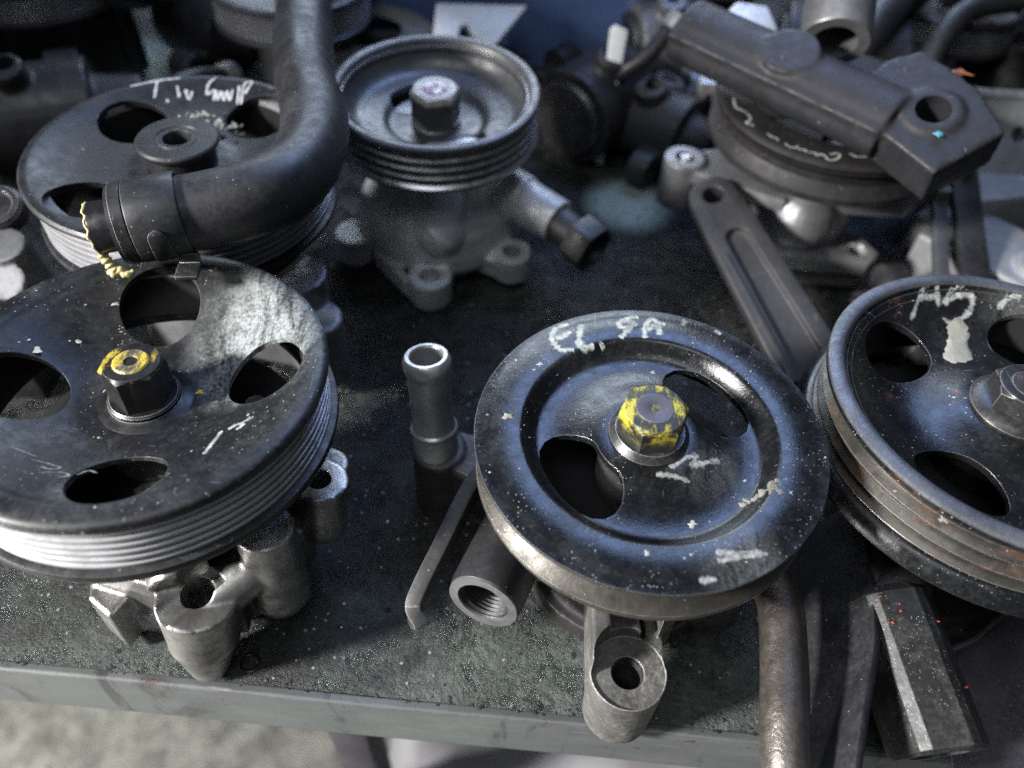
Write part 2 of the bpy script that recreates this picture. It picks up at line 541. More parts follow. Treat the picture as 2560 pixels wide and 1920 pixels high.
def painted_nut(name, base, paint, cover, ring):
    n = N(name)
    n2 = n.noise(240, 7, 0.75, co=n.mapping(scale=(1, 0.45, 1), rot=(0, 0, 0.8)))
    n3 = n.noise(900, 5, 0.7)
    c = n.mix(n2, scaled(base, 0.5), scaled(base, 1.5))
    g = n.t.nodes.new('ShaderNodeNewGeometry')
    m = n.ramp(n.math('ADD', n.math('MULTIPLY', n2, 0.55), n.math('MULTIPLY', n.noise(90, 3, 0.5), 0.45)), 0.57 - cover, 0.66 - cover)
    m = n.math('MULTIPLY', m, n.ramp(n3, 0.30, 0.46))
    # paint was dabbed from above: it sits on the upper part of the nut
    sp = n.t.nodes.new('ShaderNodeSeparateXYZ')
    n.link(n.co, sp.inputs[0])
    m = n.math('MULTIPLY', m, n.ramp(n.math('ADD', sp.outputs['Z'], n.math('MULTIPLY', n2, 0.004)), ring[0] * CM, ring[1] * CM))
    c = n.mix(m, c, n.mix(n3, scaled(paint, 0.6), paint))
    w = n.wear(0.03, 0.02, 0.12)
    c = n.mix(n.math('MULTIPLY', w, 0.75), c, (0.55, 0.54, 0.48))
    nm = n.bump(n.math('ADD', m, n.math('MULTIPLY', n3, 0.3)), 0.35, 0.02, n.bevel_normal(0.03))
    return n.done(c, n.ramp(n2, 0.3, 0.7, 0.32, 0.55), n.math('MULTIPLY', n.math('SUBTRACT', 1.0, m), 0.4), nm)


M['nut_yellow_a'] = painted_nut('black_nut_yellow_dabs', (0.022, 0.022, 0.024), (0.52, 0.38, 0.03), 0.08, (1.55, 1.78))
M['nut_yellow_c'] = painted_nut('steel_nut_yellow_paint', (0.035, 0.035, 0.032), (0.50, 0.43, 0.035), 0.12, (0.7, 1.55))
M['nut_white_b'] = painted_nut('dark_nut_pale_top', (0.07, 0.068, 0.062), (0.62, 0.58, 0.54), 0.22, (1.75, 1.95))
M['shaft_yellow'] = painted_nut('shaft_end_yellow', (0.12, 0.11, 0.1), (0.66, 0.48, 0.04), 0.17, (-9, -8))
M['shaft_mauve'] = painted_nut('shaft_end_mauve', (0.075, 0.066, 0.07), (0.42, 0.16, 0.30), 0.03, (-9, -8))
M['shaft_purple'] = painted_nut('shaft_end_purple', (0.5, 0.45, 0.46), (0.30, 0.08, 0.26), 0.10, (-9, -8))


def plain(name, col, rough=0.5, metal=0.0, bump=0.1, grain=300):
    n = N(name)
    n2 = n.noise(grain, 5, 0.65)
    return n.done(n.mix(n2, scaled(col, 0.6), scaled(col, 1.3)), n.ramp(n2, 0.2, 0.8, rough - 0.1, rough + 0.1), metal, n.bump(n2, bump, 0.03))


M['polished'] = plain('polished_aluminium', (0.80, 0.80, 0.80), 0.22, 0.95, 0.05)
M['dark_bore'] = plain('oily_bore', (0.012, 0.012, 0.014), 0.35, 0.3)
M['hole_shade'] = plain('painted_hole_shade', (0.005, 0.005, 0.006), 0.85)  # near-black colour standing in for shade inside the pulley openings
M['flake_pale'] = plain('pale_paint_flake', (0.30, 0.31, 0.29), 0.7, bump=0.4)
M['flake_tan'] = dirty('tan_crust_flake', (0.30, 0.285, 0.23), 0.7, dust=0.1, speck=0.0, wear=0.0, bump=1.0, grime=1.0, scratch=0.6, wear_col=(0.05, 0.05, 0.045), edge=0.0)
M['flake_red'] = plain('orange_red_flake', (0.62, 0.09, 0.04), 0.6)
M['flake_yellow'] = plain('yellow_paint_flake', (0.62, 0.45, 0.03), 0.55)
M['sealant'] = plain('yellow_dried_sealant', (0.50, 0.43, 0.20), 0.45, bump=0.8, grain=700)
M['lint'] = plain('grey_oily_lint', (0.36, 0.37, 0.33), 0.8, bump=0.8, grain=600)
M['teal'] = plain('teal_paint', (0.08, 0.36, 0.45), 0.5)
M['orange_tip'] = plain('orange_paint', (0.5, 0.17, 0.08), 0.5)


def chalk_mat(name, col, lo, hi):
    n = N(name)
    at = n.t.nodes.new('ShaderNodeAttribute')
    at.attribute_name = 'edge'
    a = n.math('MULTIPLY', n.noise(300, 6, 0.7, dist=0.5), n.math('ADD', n.noise(1300, 5, 0.75, co=n.mapping(scale=(1, 0.4, 1), rot=(0, 0, 0.7))), 0.5))
    a = n.math('SUBTRACT', a, n.math('MULTIPLY', n.math('SUBTRACT', 1.0, at.outputs['Fac']), 0.42))
    return n.done(col, 0.9, 0.0, None, 0.2, alpha=n.ramp(a, lo, hi))


M['chalk'] = chalk_mat('white_chalk', (0.46, 0.49, 0.46), 0.12, 0.66)
M['chalk_faint'] = chalk_mat('rubbed_chalk', (0.48, 0.49, 0.47), 0.18, 0.85)
M['marker'] = chalk_mat('pale_paint_marker', (0.60, 0.60, 0.60), 0.26, 0.36)


def bench_mat():
    n = N('greasy_green_grey_paint')
    n1 = n.noise(9, 6, 0.65, dist=0.5)
    n2 = n.noise(55, 8, 0.72, dist=0.8)
    n3 = n.noise(330, 6, 0.7)
    n4 = n.noise(1100, 3, 0.6)
    tone = n.math('ADD', n.math('MULTIPLY', n2, 0.7), n.math('MULTIPLY', n3, 0.3))
    paint = n.mix(n.ramp(tone, 0.38, 0.64), (0.026, 0.034, 0.030), (0.135, 0.155, 0.140))
    grease = n.mix(n.ramp(tone, 0.40, 0.66), (0.005, 0.005, 0.005), (0.030, 0.030, 0.029))
    m = n.ramp(n.math('ADD', n.math('MULTIPLY', n1, 0.5), n.math('MULTIPLY', n2, 0.5)), 0.44, 0.60)
    # paint tone along the front edge, dark grease tone taking over further in
    sp = n.t.nodes.new('ShaderNodeSeparateXYZ')
    n.link(n.co, sp.inputs[0])
    depth = n.ramp(n.math('ADD', sp.outputs['Y'], n.math('MULTIPLY', n2, 0.03)), 0.03, 0.075, 0.0, 0.9)
    m = n.math('MAXIMUM', m, depth)
    patch = n.math('MAXIMUM', n.blob(6.0, 34.6, 3.6, 0.6), n.blob(-36, 45, 9, 0.5))  # green paint patches with the light on them mixed into the colour
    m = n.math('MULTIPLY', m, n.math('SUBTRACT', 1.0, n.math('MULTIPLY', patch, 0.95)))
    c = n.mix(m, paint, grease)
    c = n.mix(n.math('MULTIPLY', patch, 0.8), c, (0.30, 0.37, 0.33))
    st = n.ramp(n.noise(40, 4, 0.6, co=n.mapping(scale=(9, 1, 1), rot=(0, 0, 0.5))), 0.66, 0.76)
    c = n.mix(n.math('MULTIPLY', st, 0.25), c, (0.27, 0.30, 0.28))
    c = n.mix(n.specks(260, 0.3, 0.25), c, (0.3, 0.31, 0.3))
    c = n.mix(n.specks(150, 0.42, 0.25), c, (0.008, 0.008, 0.008))
    h = n.math('ADD', n.math('ADD', n.math('MULTIPLY', n2, 2.0), n.math('MULTIPLY', n3, 0.8)), n.math('MULTIPLY', n4, 0.3))
    nm = n.bump(h, 1.0, 0.14)
    return n.done(c, n.ramp(n2, 0.40, 0.60, 0.16, 0.50), 0.0, nm, 0.35)


def apron_mat():
    n = N('scuffed_grey_edge_paint')
    n2 = n.noise(40, 7, 0.7, co=n.mapping(scale=(0.5, 1, 1.5)))
    n3 = n.noise(350, 5, 0.7)
    big = n.noise(7, 4, 0.6)
    c = n.mix(n2, (0.06, 0.065, 0.067), (0.125, 0.13, 0.132))
    c = n.mix(n.ramp(big, 0.42, 0.62), c, n.mix(n2, (0.075, 0.088, 0.083), (0.15, 0.163, 0.155)))
    smudge = n.ramp(n.noise(18, 6, 0.7, co=n.mapping(scale=(1.8, 1, 0.5), rot=(0, 0.7, 0)), dist=0.6), 0.54, 0.66)
    c = n.mix(n.math('MULTIPLY', smudge, 0.75), c, (0.035, 0.033, 0.034))
    chips = n.ramp(n.math('ADD', n.noise(70, 6, 0.75, dist=0.3), n.math('MULTIPLY', n.wear(0.15, 0.02, 0.2), 0.16)), 0.63, 0.65)
    c = n.mix(chips, c, n.mix(n3, (0.03, 0.02, 0.016), (0.11, 0.06, 0.045)))
    scr = n.ramp(n.noise(50, 4, 0.6, co=n.mapping(scale=(0.5, 1, 16), rot=(0, 0.05, 0))), 0.66, 0.72)
    c = n.mix(n.math('MULTIPLY', scr, 0.45), c, (0.32, 0.34, 0.33))
    h = n.math('SUBTRACT', n.math('ADD', n2, n.math('MULTIPLY', n3, 0.3)), n.math('MULTIPLY', chips, 0.8))
    return n.done(c, n.ramp(n2, 0.3, 0.7, 0.32, 0.6), 0.0, n.bump(h, 0.5, 0.06, n.bevel_normal(0.1)))


def floor_mat():
    n = N('mottled_concrete')
    n1 = n.noise(38, 5, 0.65)
    n2 = n.noise(95, 5, 0.7)
    c = n.mix(n.ramp(n1, 0.35, 0.65), (0.26, 0.26, 0.235), (0.55, 0.55, 0.50))
    c = n.mix(n.math('MULTIPLY', n.ramp(n2, 0.56, 0.68), 0.7), c, (0.12, 0.12, 0.11))
    return n.done(c, 0.85, 0.0, n.bump(n2, 0.4, 0.4))


def sheet_plastic_mat():
    n = N('lilac_grey_plastic_sheet')
    n2 = n.noise(25, 5, 0.6)
    return n.done(n.mix(n2, (0.17, 0.165, 0.18), (0.24, 0.235, 0.25)), 0.6, 0.0, n.bump(n2, 0.3, 0.3))


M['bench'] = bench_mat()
M['apron'] = apron_mat()
M['floor'] = floor_mat()
M['plastic_sheet'] = sheet_plastic_mat()


# ------------------------------------------------------------------ setting: floor and bench
fl = build('floor', MB().box((0, 60, -76.0), (500, 500, 2.0)), M['floor'])
fl['kind'] = 'structure'

BRZ = math.atan2(-1.2, 35.4)
bench = empty('workbench', (0, 10.22, 0), rz=BRZ)
tag(bench, 'long steel workbench with greasy green-grey top and scuffed grey front edge', 'workbench')
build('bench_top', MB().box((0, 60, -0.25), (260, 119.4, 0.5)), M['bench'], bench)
ap = MB()
sec = [(0.0, -0.05), (0.30, 0.06), (0.42, 0.02), (0.46, -0.1), (0.46, -3.55), (0.40, -3.62), (0.12, -3.62), (0.06, -3.55), (0.06, -0.5), (0.0, -0.5)]
ap.sweep([(-130 + 5 * k, 0.30 + 0.03 * math.sin(k * 1.7), 0) for k in range(53)], sec)
build('front_edge', ap, M['apron'], bench)
build('leg', MB().box((-7.9, 3.6, -38.5), (2.2, 2.2, 73)), M['post'], bench, bevel=(0.2, 2))
build('leg', MB().box((70, 4.6, -38.5), (3.4, 3.4, 73)), M['post'], bench, bevel=(0.2, 2))

ps = MB()
nx, ny = 44, 30
vs, fs = [], []
for j in range(ny + 1):
    for i in range(nx + 1):
        x = -8 + 60 * i / nx
        y = 4 + 36 * j / ny
        z = -33 + 1.6 * noise.noise(Vector((x * 0.16 + y * 0.1, y * 0.06, 1.3))) + 0.8 * noise.noise(Vector((x * 0.4, y * 0.22, 4.0)))
        if i == 0 or j == 0:
            z -= 2.0
        vs.append((x, y, z))
for j in range(ny):
    for i in range(nx):
        a = j * (nx + 1) + i
        fs.append((a, a + 1, a + nx + 2, a + nx + 1))
ps.add(vs, fs)
ps.add([(x, y, z - 42.0 if (abs(z + 33) < 9) else z) for x, y, z in vs], [])
shl = MB()
shl.add(vs, fs)
nv = len(vs)
shl.add([(x, y, -75.0) for x, y, z in vs], [])
base_faces = [tuple(nv + i for i in reversed(f)) for f in fs]
shl.f += base_faces
rim_i = [i for i in range(nx)] + [nx + j * (nx + 1) for j in range(ny)] + [ny * (nx + 1) + nx - i for i in range(nx)] + [(ny - j) * (nx + 1) for j in range(ny)]
for a, b in zip(rim_i, rim_i[1:] + rim_i[:1]):
    shl.f.append((b, a, nv + a, nv + b))
tag(build('covered_crate', shl, M['plastic_sheet'], sharp=60), 'crate wrapped in wrinkled lilac-grey plastic under the bench edge', 'crate')

tag(build('steel_sheet', MB().prism([(17.4, 7.6), (34, 7.0), (34, 17.5), (19.2, 16.5)], 0.08, 0.32), M['sheet'], bevel=(0.06, 2)),
    'dusty dark steel sheet lying on the bench corner beside the hexagonal fitting', 'sheet')


# ------------------------------------------------------------------ pulleys, nuts, marks
def ribbon(strokes, zf, width, wob=0.3, lift=0.014):
    """Ragged chalk strokes laid on a surface z = zf(x, y)."""
    mb = MB()
    for s in strokes:
        P = [Vector((x, y, 0)) for x, y in s]
        if len(P) > 1:
            P = smooth_path(P, 8)
        else:
            continue
        n = len(P)
        vs = []
        sd = random.random() * 50
        for i, p in enumerate(P):
            t = (P[min(i + 1, n - 1)] - P[max(i - 1, 0)])
            if t.length < 1e-6:
                t = Vector((1, 0, 0))
            t.normalize()
            q = Vector((-t.y, t.x, 0))
            k = width * 0.5 * (0.75 + wob * noise.noise(Vector((i * 0.7, sd, 0))) * 2)
            if i in (0, n - 1):
                k *= 0.6
            for sg in (-1, -0.33, 0.33, 1):
                r = p + q * (k * sg)
                vs.append((r.x, r.y, zf(r.x, r.y) + lift))
        fs = [(i * 4 + j, i * 4 + j + 1, i * 4 + j + 5, i * 4 + j + 4) for i in range(n - 1) for j in range(3)]
        mb.add(vs, fs)
    return mb


def flakes(spots, zf, mb=None):
    """Small crumbs of paint and dirt: irregular low polyhedra."""
    mb = mb or MB()
    for x, y, s in spots:
        n = 6 if s < 0.08 else 11
        z = zf(x, y)
        ring = []
        a0 = random.random() * 6
        for i in range(n):
            a = a0 + 2 * math.pi * i / n
            r = s * (0.3 + 1.1 * random.random())
            ring.append((x + r * math.cos(a) * 1.25, y + r * math.sin(a), z + 0.004))
        top = [(lerp(x, p[0], 0.7), lerp(y, p[1], 0.7), z + s * (0.10 + 0.16 * random.random())) for p in ring]
        mb.add(ring + top, [(i, (i + 1) % n, n + (i + 1) % n, n + i) for i in range(n)] + [tuple(range(n, 2 * n)), tuple(range(n - 1, -1, -1))])
    return mb


def scatter(n, r0, r1, avoid, smin, smax):
    out = []
    while len(out) < n:
        a = random.random() * 2 * math.pi
        r = math.sqrt(random.uniform(r0 * r0, r1 * r1))
        x, y = r * math.cos(a), r * math.sin(a)
        if any((x - hx) ** 2 + (y - hy) ** 2 < (hr + 0.1) ** 2 for hx, hy, hr in avoid):
            continue
        out.append((x, y, smin + (smax - smin) * random.random() ** 3))
    return out


def round_hole(x, y, r, rx=None, ang=0.0):
    rx = rx or r
    out = []
    for i in range(40):
        a = 2 * math.pi * i / 40
        u, v = rx * math.cos(a), r * math.sin(a)
        out.append((x + u * math.cos(ang) - v * math.sin(ang), y + u * math.sin(ang) + v * math.cos(ang)))
    return MB().prism(out, -6, 3)


def kidney(a_mid, a_half, r0, r1, corner=0.45):
    """Slot between two radii with rounded ends."""
    pts = []
    rm, rh = (r0 + r1) / 2, (r1 - r0) / 2
    for k in range(17):
        a = a_mid - a_half + 2 * a_half * k / 16
        pts.append((r1 * math.cos(a), r1 * math.sin(a)))
    for k in range(1, 8):
        t = math.pi * k / 8
        r = rm + rh * math.cos(t)
        a = a_mid + a_half + rh * corner * 2 * math.sin(t) / rm
        pts.append((r * math.cos(a), r * math.sin(a)))
    for k in range(17):
        a = a_mid + a_half - 2 * a_half * k / 16
        pts.append((r0 * math.cos(a), r0 * math.sin(a)))
    for k in range(1, 8):
        t = math.pi * k / 8
        r = rm - rh * math.cos(t)
        a = a_mid - a_half - rh * corner * 2 * math.sin(t) / rm
        pts.append((r * math.cos(a), r * math.sin(a)))
    return MB().prism(pts, -6, 3)


def pulley(parent, h, top, under, holes, mat, band=None, band_mat=None, flange=None, flange_mat=None, seg=160):
    """top: upper surface (r, z) from the centre to the outer lip; under: the way back below. z = 0 is the rim plane."""
    prof = top + under
    if prof[-1][0] > 1e-6:
        prof = prof + [(0.0, prof[-1][1])]
    mb = MB().lathe(prof, seg, ring=False)
    p = build('pulley', mb, mat, parent, cuts=holes, loc=(0, 0, h), sharp=32)
    if band:
        build('groove_band', MB().lathe(band, seg), band_mat, p, sharp=24)
        ri = min(r for r, z in band) - 0.02
        zs = [z for r, z in band]
        build('shade_skirt', MB().lathe([(ri - 0.06, max(zs) - 0.25), (ri, max(zs) - 0.25), (ri, min(zs) + 0.02), (ri - 0.06, min(zs) + 0.02)], 96), M['hole_shade'], p)  # dark liner added so the band's inner wall reads as shaded
    if flange:
        build('lower_flange', MB().lathe(flange, seg), flange_mat or mat, p, sharp=32)
    return p


def ribs(r_top, r_val, z0, z1, n, inner):
    out = []
    dz = (z1 - z0) / n
    for k in range(n):
        a = z0 + dz * k
        out += [(r_val, a + dz * 0.02), (r_val, a + dz * 0.16), (r_top, a + dz * 0.42), (r_top, a + dz * 0.76), (r_val, a + dz * 0.98)]
    return out + [(inner, z1), (inner, z0)]


def nut(parent, loc, af, hh, flange_r, flange_h, mat, shaft_r, shaft_up, shaft_mat, rot=0.2, flange_mat=None, dimple=0.22, name='nut'):
    """Flanged hexagon nut, chamfered, on a shaft end with a centre-drilled dimple."""
    R = af / math.sqrt(3)
    hexm = MB()
    vs = []
    # rows: flange side, below the chamfer arcs, chamfer, flat top
    seg = 48
    ap = R * math.cos(math.pi / 6)
    for row in range(4):
        for i in range(seg):
            a = 2 * math.pi * i / seg
            d = a % (math.pi / 3) - math.pi / 6
            rh = ap / math.cos(d)
            drop = (rh - ap) * 0.45
            if row == 0:
                r, z = rh, 0.0
            elif row == 1:
                r, z = rh, hh - 0.06 - drop
            elif row == 2:
                r, z = ap * 0.99, hh - 0.008
            else:
                r, z = ap * 0.96, hh
            vs.append((r * math.cos(a + rot), r * math.sin(a + rot), z))
    fs = [(j * seg + i, j * seg + (i + 1) % seg, (j + 1) * seg + (i + 1) % seg, (j + 1) * seg + i) for j in range(3) for i in range(seg)]
    fs += [tuple(range(seg - 1, -1, -1)), tuple(range(3 * seg, 4 * seg))]
    hexm.add(vs, fs)
    o = build(name, hexm, mat, parent, loc=loc, sharp=20)
    if flange_r:
        fz = flange_h
        build('washer', MB().lathe([(R * 0.8, -0.02), (flange_r, -0.02), (flange_r + 0.03, fz * 0.3), (flange_r - 0.06, fz * 0.55), (R * 1.0, fz), (R * 0.8, fz)], 72),
              flange_mat or mat, o)
    s = shaft_r
    build('shaft_end', MB().lathe([(0, hh - 0.9), (dimple * 0.8, hh - 0.8), (dimple, hh + shaft_up - 0.02), (dimple + 0.05, hh + shaft_up), (s - 0.06, hh + shaft_up), (s, hh + shaft_up - 0.05), (s, hh - 0.1), (s * 0.9, hh - 1.0), (0, hh - 1.0)], 48, ring=False),
          shaft_mat, o)
    return o


# ================================================================== pump A: front, left, yellow-dabbed nut, ribbed pulley
def pump_a():
    h = 11.1
    p = empty('steering_pump', (-13.4, 17.1, 0), (0.014, 0.046))
    tag(p, 'pump with silver six-rib pulley and black nut dabbed yellow, under the hose clamp', 'pump', 'steering pumps on the bench')
    top = smooth_profile([(0, -1.72), (1.9, -1.74), (2.5, -1.70), (3.2, -1.42), (4.4, -0.80), (5.2, -0.38), (5.55, -0.22)], 3) + \
        [(5.68, -0.14), (5.78, -0.06), (5.92, -0.02), (6.15, 0.0), (6.42, -0.02), (6.58, -0.08), (6.66, -0.18), (6.68, -0.32), (6.62, -0.42)]
    under = [(6.3, -0.46), (6.15, -0.5), (5.95, -0.5), (5.4, -0.5), (4.4, -1.06), (3.2, -1.68), (2.3, -1.97), (0, -2.0)]
    hs = [(-0.72, 4.15, 1.52), (4.25, 0.95, 1.45), (-4.1, -0.55, 1.5), (0.9, -4.2, 1.5)]
    zf = lambda x, y: interp(top, math.hypot(x, y))
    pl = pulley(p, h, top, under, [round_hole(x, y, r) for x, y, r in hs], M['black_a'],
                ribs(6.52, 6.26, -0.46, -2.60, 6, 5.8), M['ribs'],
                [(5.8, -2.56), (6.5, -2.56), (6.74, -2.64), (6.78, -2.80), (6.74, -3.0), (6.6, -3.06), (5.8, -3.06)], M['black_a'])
    st = [[(3.4, -1.72), (3.32, -2.44), (3.29, -3.03)], [(3.65, -1.73), (3.93, -1.57), (4.19, -1.69), (4.03, -1.91)], [(3.94, -1.61), (4.49, -1.39)]]
    build('chalk_mark', ribbon(st, zf, 0.36), M['chalk_faint'], pl)
    st = [[(-2.96, -3.24), (-2.5, -3.34), (-2.09, -3.43)], [(-2.15, -3.63), (-1.72, -3.66), (-1.21, -3.75), (-1.33, -3.94), (-1.71, -3.91)],
          [(-1.57, -4.21), (-1.03, -4.04), (-0.68, -4.14), (-0.91, -4.31)], [(-0.5, -4.07), (-0.33, -3.74), (0.02, -3.84)]]
    build('chalk_scribble', ribbon(st, zf, 0.16), M['chalk_faint'], pl)
    avoid = hs + [(0, 0, 1.5)]
    f = build('paint_flakes', flakes(scatter(70, 1.6, 6.3, avoid, 0.015, 0.075) + [(-3.2, 2.1, 0.16), (-4.2, 1.3, 0.20), (-2.4, 3.9, 0.14), (-1.9, 1.0, 0.09), (-1.6, 0.3, 0.10)], zf), M['flake_pale'], pl)
    f['kind'] = 'stuff'
    build('yellow_flake', flakes([(1.75, 0.55, 0.12)], zf), M['flake_yellow'], pl)
    build('hub_collar', MB().lathe([(0, -1.78), (1.72, -1.78), (1.62, -1.71), (1.40, -1.67), (1.27, -1.60), (1.25, -1.44), (1.18, -1.38), (0, -1.38)], 64, ring=False), M['nut_black'], p, loc=(0, 0, h))
    nut(p, (0, 0, h - 1.42), 1.92, 1.62, None, 0.2, M['nut_yellow_a'], 0.62, 0.06, M['shaft_yellow'], rot=0.42, dimple=0.24)
    # cast aluminium body with saddle ear, column and side ear
    b = MB()
    b.cyl((0, 0, 1.2), (0, 0, 6.2), 4.0, 3.6, 40).cyl((0, 0, 6.0), (0, 0, 9.2), 2.0, 1.5)
    b.cyl((0, 0, 0.0), (0, 0, 1.6), 4.6)
    b.cyl((2.05, -5.75, 0.02), (2.2, -5.45, 2.3), 0.72, 1.32).cyl((2.2, -5.45, 2.0), (2.45, -5.2, 4.75), 1.30, 1.48)
    b.prism([(-0.2, -2.0), (3.4, -2.0), (3.7, -5.0), (1.1, -5.2)], 1.6, 4.3)
    b.cyl((0.4, -1.6, 6.1), (1.75, -4.9, 5.0), 1.25, 1.05)
    b.cyl((2.6, -5.0, 4.0), (4.8, -3.3, 4.9), 1.0, 0.9)
    b.prism([(-2.4, -4.0), (2.0, -5.0), (4.8, -3.6), (5.5, -1), (0, 0)], 1.2, 4.2)
    b.sphere((4.7, -3.5, 2.5), 1.15).cyl((4.7, -3.5, 2.5), (4.75, -3.4, 6.8), 1.15, 1.05).prism([(2, 0), (5.2, -2.6), (4.2, -4.0), (1, -2)], 1.6, 5.8)
    b.cyl((5.9, -0.9, 3.4), (6.1, -0.7, 6.2), 1.05, 1.1).cyl((6.0, 0.4, 3.6), (6.0, 0.5, 5.6), 0.9).prism([(2, 1.6), (6, 1.2), (6.6, -1.6), (2, -2)], 3.4, 4.9)
    b.prism([(-3.2, -2), (-0.4, -3), (-1.3, -5.3), (-2.4, -4.6)], 0.1, 2.8)
    c1 = MB().cyl((2.2, -4.9, 2.2), (2.75, -5.35, 8), 0.62)
    c2 = MB().cyl((1.1, -6.6, 5.2), (3.0, -4.4, 5.35), 0.60)
    c3 = MB().cyl((5.95, -0.75, 1), (6.1, -0.7, 9), 0.5)
    build('shade_disc', MB().lathe([(1.9, 6.3), (5.3, 6.3), (5.4, 6.4), (5.4, 6.7), (5.3, 6.8), (1.9, 6.8)], 64), M['hole_shade'], p)  # dark disc added to paint shade behind the web holes
    build('pump_body', b, M['alu'], p, remesh=0.085, smooth=3, cuts=[c1, c2, c3], sharp=50)
    # bolt seen through the right-hand opening
    bo = MB().cyl((3.75, 0.55, 6.0), (3.75, 0.55, 9.0), 0.36)
    for k in range(9):
        bo.lathe([(0.30, 7.0 + k * 0.2), (0.42, 7.1 + k * 0.2), (0.30, 7.2 + k * 0.2)], 20, (3.75, 0.55, 0))
    build('stud', bo, M['nut'], p)


pump_a()


# ================================================================== pump C: front, centre, single-groove pulley, yellow nut
def pump_c():
    h = 9.73
    p = empty('steering_pump', (5.26, 17.3, 0), (-0.024, -0.006))
    tag(p, 'pump with single-groove black pulley, chalk letters and bright yellow painted nut', 'pump', 'steering pumps on the bench')
    top = smooth_profile([(0, -0.18), (1.5, -0.20), (2.1, -0.32), (2.8, -0.52), (3.4, -0.62), (3.9, -0.63)], 4)[:-1] + \
        [(4.02, -0.62), (4.14, -0.56), (4.36, -0.32), (4.52, -0.09), (4.60, -0.03), (4.70, 0.0), (5.80, 0.0), (5.86, -0.03), (6.18, -0.05), (6.28, -0.06), (6.30, -0.09), (6.30, -0.17), (6.26, -0.2)]
    under = [(5.9, -0.22), (4.9, -0.26), (4.6, -0.5), (4.3, -0.84), (3.4, -0.9), (2.6, -0.78), (2.0, -0.6), (0, -0.56)]
    zf = lambda x, y: interp(top, math.hypot(x, y))
    k1 = kidney(math.radians(214), 0.30, 1.95, 4.05)
    k2 = kidney(math.radians(40), 0.30, 2.0, 4.1)
    pl = pulley(p, h, top, under, [k1, k2], M['black_c'],
                [(6.20, -0.21), (6.26, -0.24), (6.24, -0.30), (5.62, -0.80), (5.56, -0.92), (5.56, -1.10), (5.64, -1.22), (6.14, -1.66), (6.24, -1.72), (6.28, -1.80), (6.27, -1.94), (6.16, -2.0), (5.0, -2.0), (5.0, -0.45), (6.0, -0.21)], M['bronze'], None)
    S = [[(-2.91, 5.29), (-3.44, 4.91), (-3.55, 4.33), (-3.37, 3.95), (-3.15, 3.77), (-2.69, 3.85)], [(-3.43, 4.42), (-3.15, 4.49), (-2.8, 4.8)],
         [(-2.38, 5.25), (-2.48, 4.58), (-2.41, 3.99), (-1.89, 4.15)], [(-1.62, 4.16), (-1.5, 4.28)],
         [(-0.06, 5.84), (-0.42, 5.76), (-0.86, 5.39), (-0.75, 5.19), (-0.46, 5.17), (-0.2, 5.53)], [(-0.2, 5.53), (-0.66, 4.84), (-0.86, 4.6)],
         [(-0.5, 5.6), (-0.3, 5.4), (-0.45, 5.2)],
         [(0.11, 4.65), (0.18, 5.21), (0.46, 5.74), (0.73, 5.51), (1.02, 5.46)], [(0.18, 5.13), (0.71, 5.26)], [(0.73, 5.51), (0.71, 4.85)], [(0.4, 5.3), (0.8, 5.4)]]
    build('chalk_writing', ribbon(S, zf, 0.48), M['chalk'], pl, label='white chalk letters EL. 9A on the pulley face')
    S2 = [[(1.83, 5.86), (1.72, 5.43)], [(3.0, 5.3), (3.2, 5.07)], [(0.63, -1.43), (1.18, -1.01), (1.62, -0.85), (1.47, -1.24), (2.01, -1.01), (2.5, -0.85)],
          [(0.13, -1.75), (0.73, -1.72), (1.32, -1.88)], [(1.77, -4.77), (2.33, -4.79), (3.23, -4.64)], [(1.78, -5.06), (2.57, -4.89), (3.42, -4.71)], [(1.13, -5.77), (1.7, -5.68)]]
    build('chalk_smudge', ribbon(S2, zf, 0.46), M['chalk_faint'], pl)['kind'] = 'stuff'
    avoid = [(-2.5, -1.7, 1.6), (2.4, 2.1, 1.6), (0, 0, 1.5)]
    f = build('paint_flakes', flakes(scatter(60, 1.5, 6.0, avoid, 0.012, 0.055) + [(-4.0, 3.0, 0.13), (-4.9, 3.15, 0.08), (0.45, 3.4, 0.10), (1.3, -3.4, 0.14), (-0.4, -4.9, 0.1)], zf), M['flake_pale'], pl)
    f['kind'] = 'stuff'
    crust = [(3.15, -2.55, 0.15), (3.35, -2.45, 0.17), (3.55, -2.38, 0.16), (3.75, -2.32, 0.17), (3.95, -2.25, 0.18), (4.12, -2.1, 0.17), (4.22, -1.9, 0.13), (4.25, -2.35, 0.12), (-5.05, 0.35, 0.2)]
    f = build('crust_flakes', flakes(crust, zf), M['flake_tan'], pl)
    f['kind'] = 'stuff'
    nut(p, (0, 0, h - 0.2), 2.14, 1.48, 1.42, 0.32, M['nut_yellow_c'], 0.70, 0.02, M['shaft_mauve'], rot=0.12, flange_mat=M['nut'], dimple=0.17)
    # body, mostly hidden below the pulley
    b = MB().cyl((0, 0, 0.6), (0, 0, 6.0), 3.7, 3.4, 40).cyl((0, 0, 5.5), (0, 0, 9.0), 1.7).cyl((0, 0, 0.02), (0, 0, 1.2), 4.2)
    b.cyl((3.6, -2.5, 1.0), (3.7, -2.4, 5.6), 1.2).prism([(-4.6, -0.3), (-2, -0.3), (-2, -3.0), (-4.2, -2.8)], 3.2, 5.6)
    build('pump_body', b, M['iron'], p, remesh=0.1, smooth=4, sharp=45)
    build('shade_disc', MB().lathe([(1.6, 6.1), (4.5, 6.1), (4.6, 6.2), (4.6, 6.4), (1.6, 6.4)], 64), M['hole_shade'], p)  # added near-black disc, painted shade seen through the kidney slots
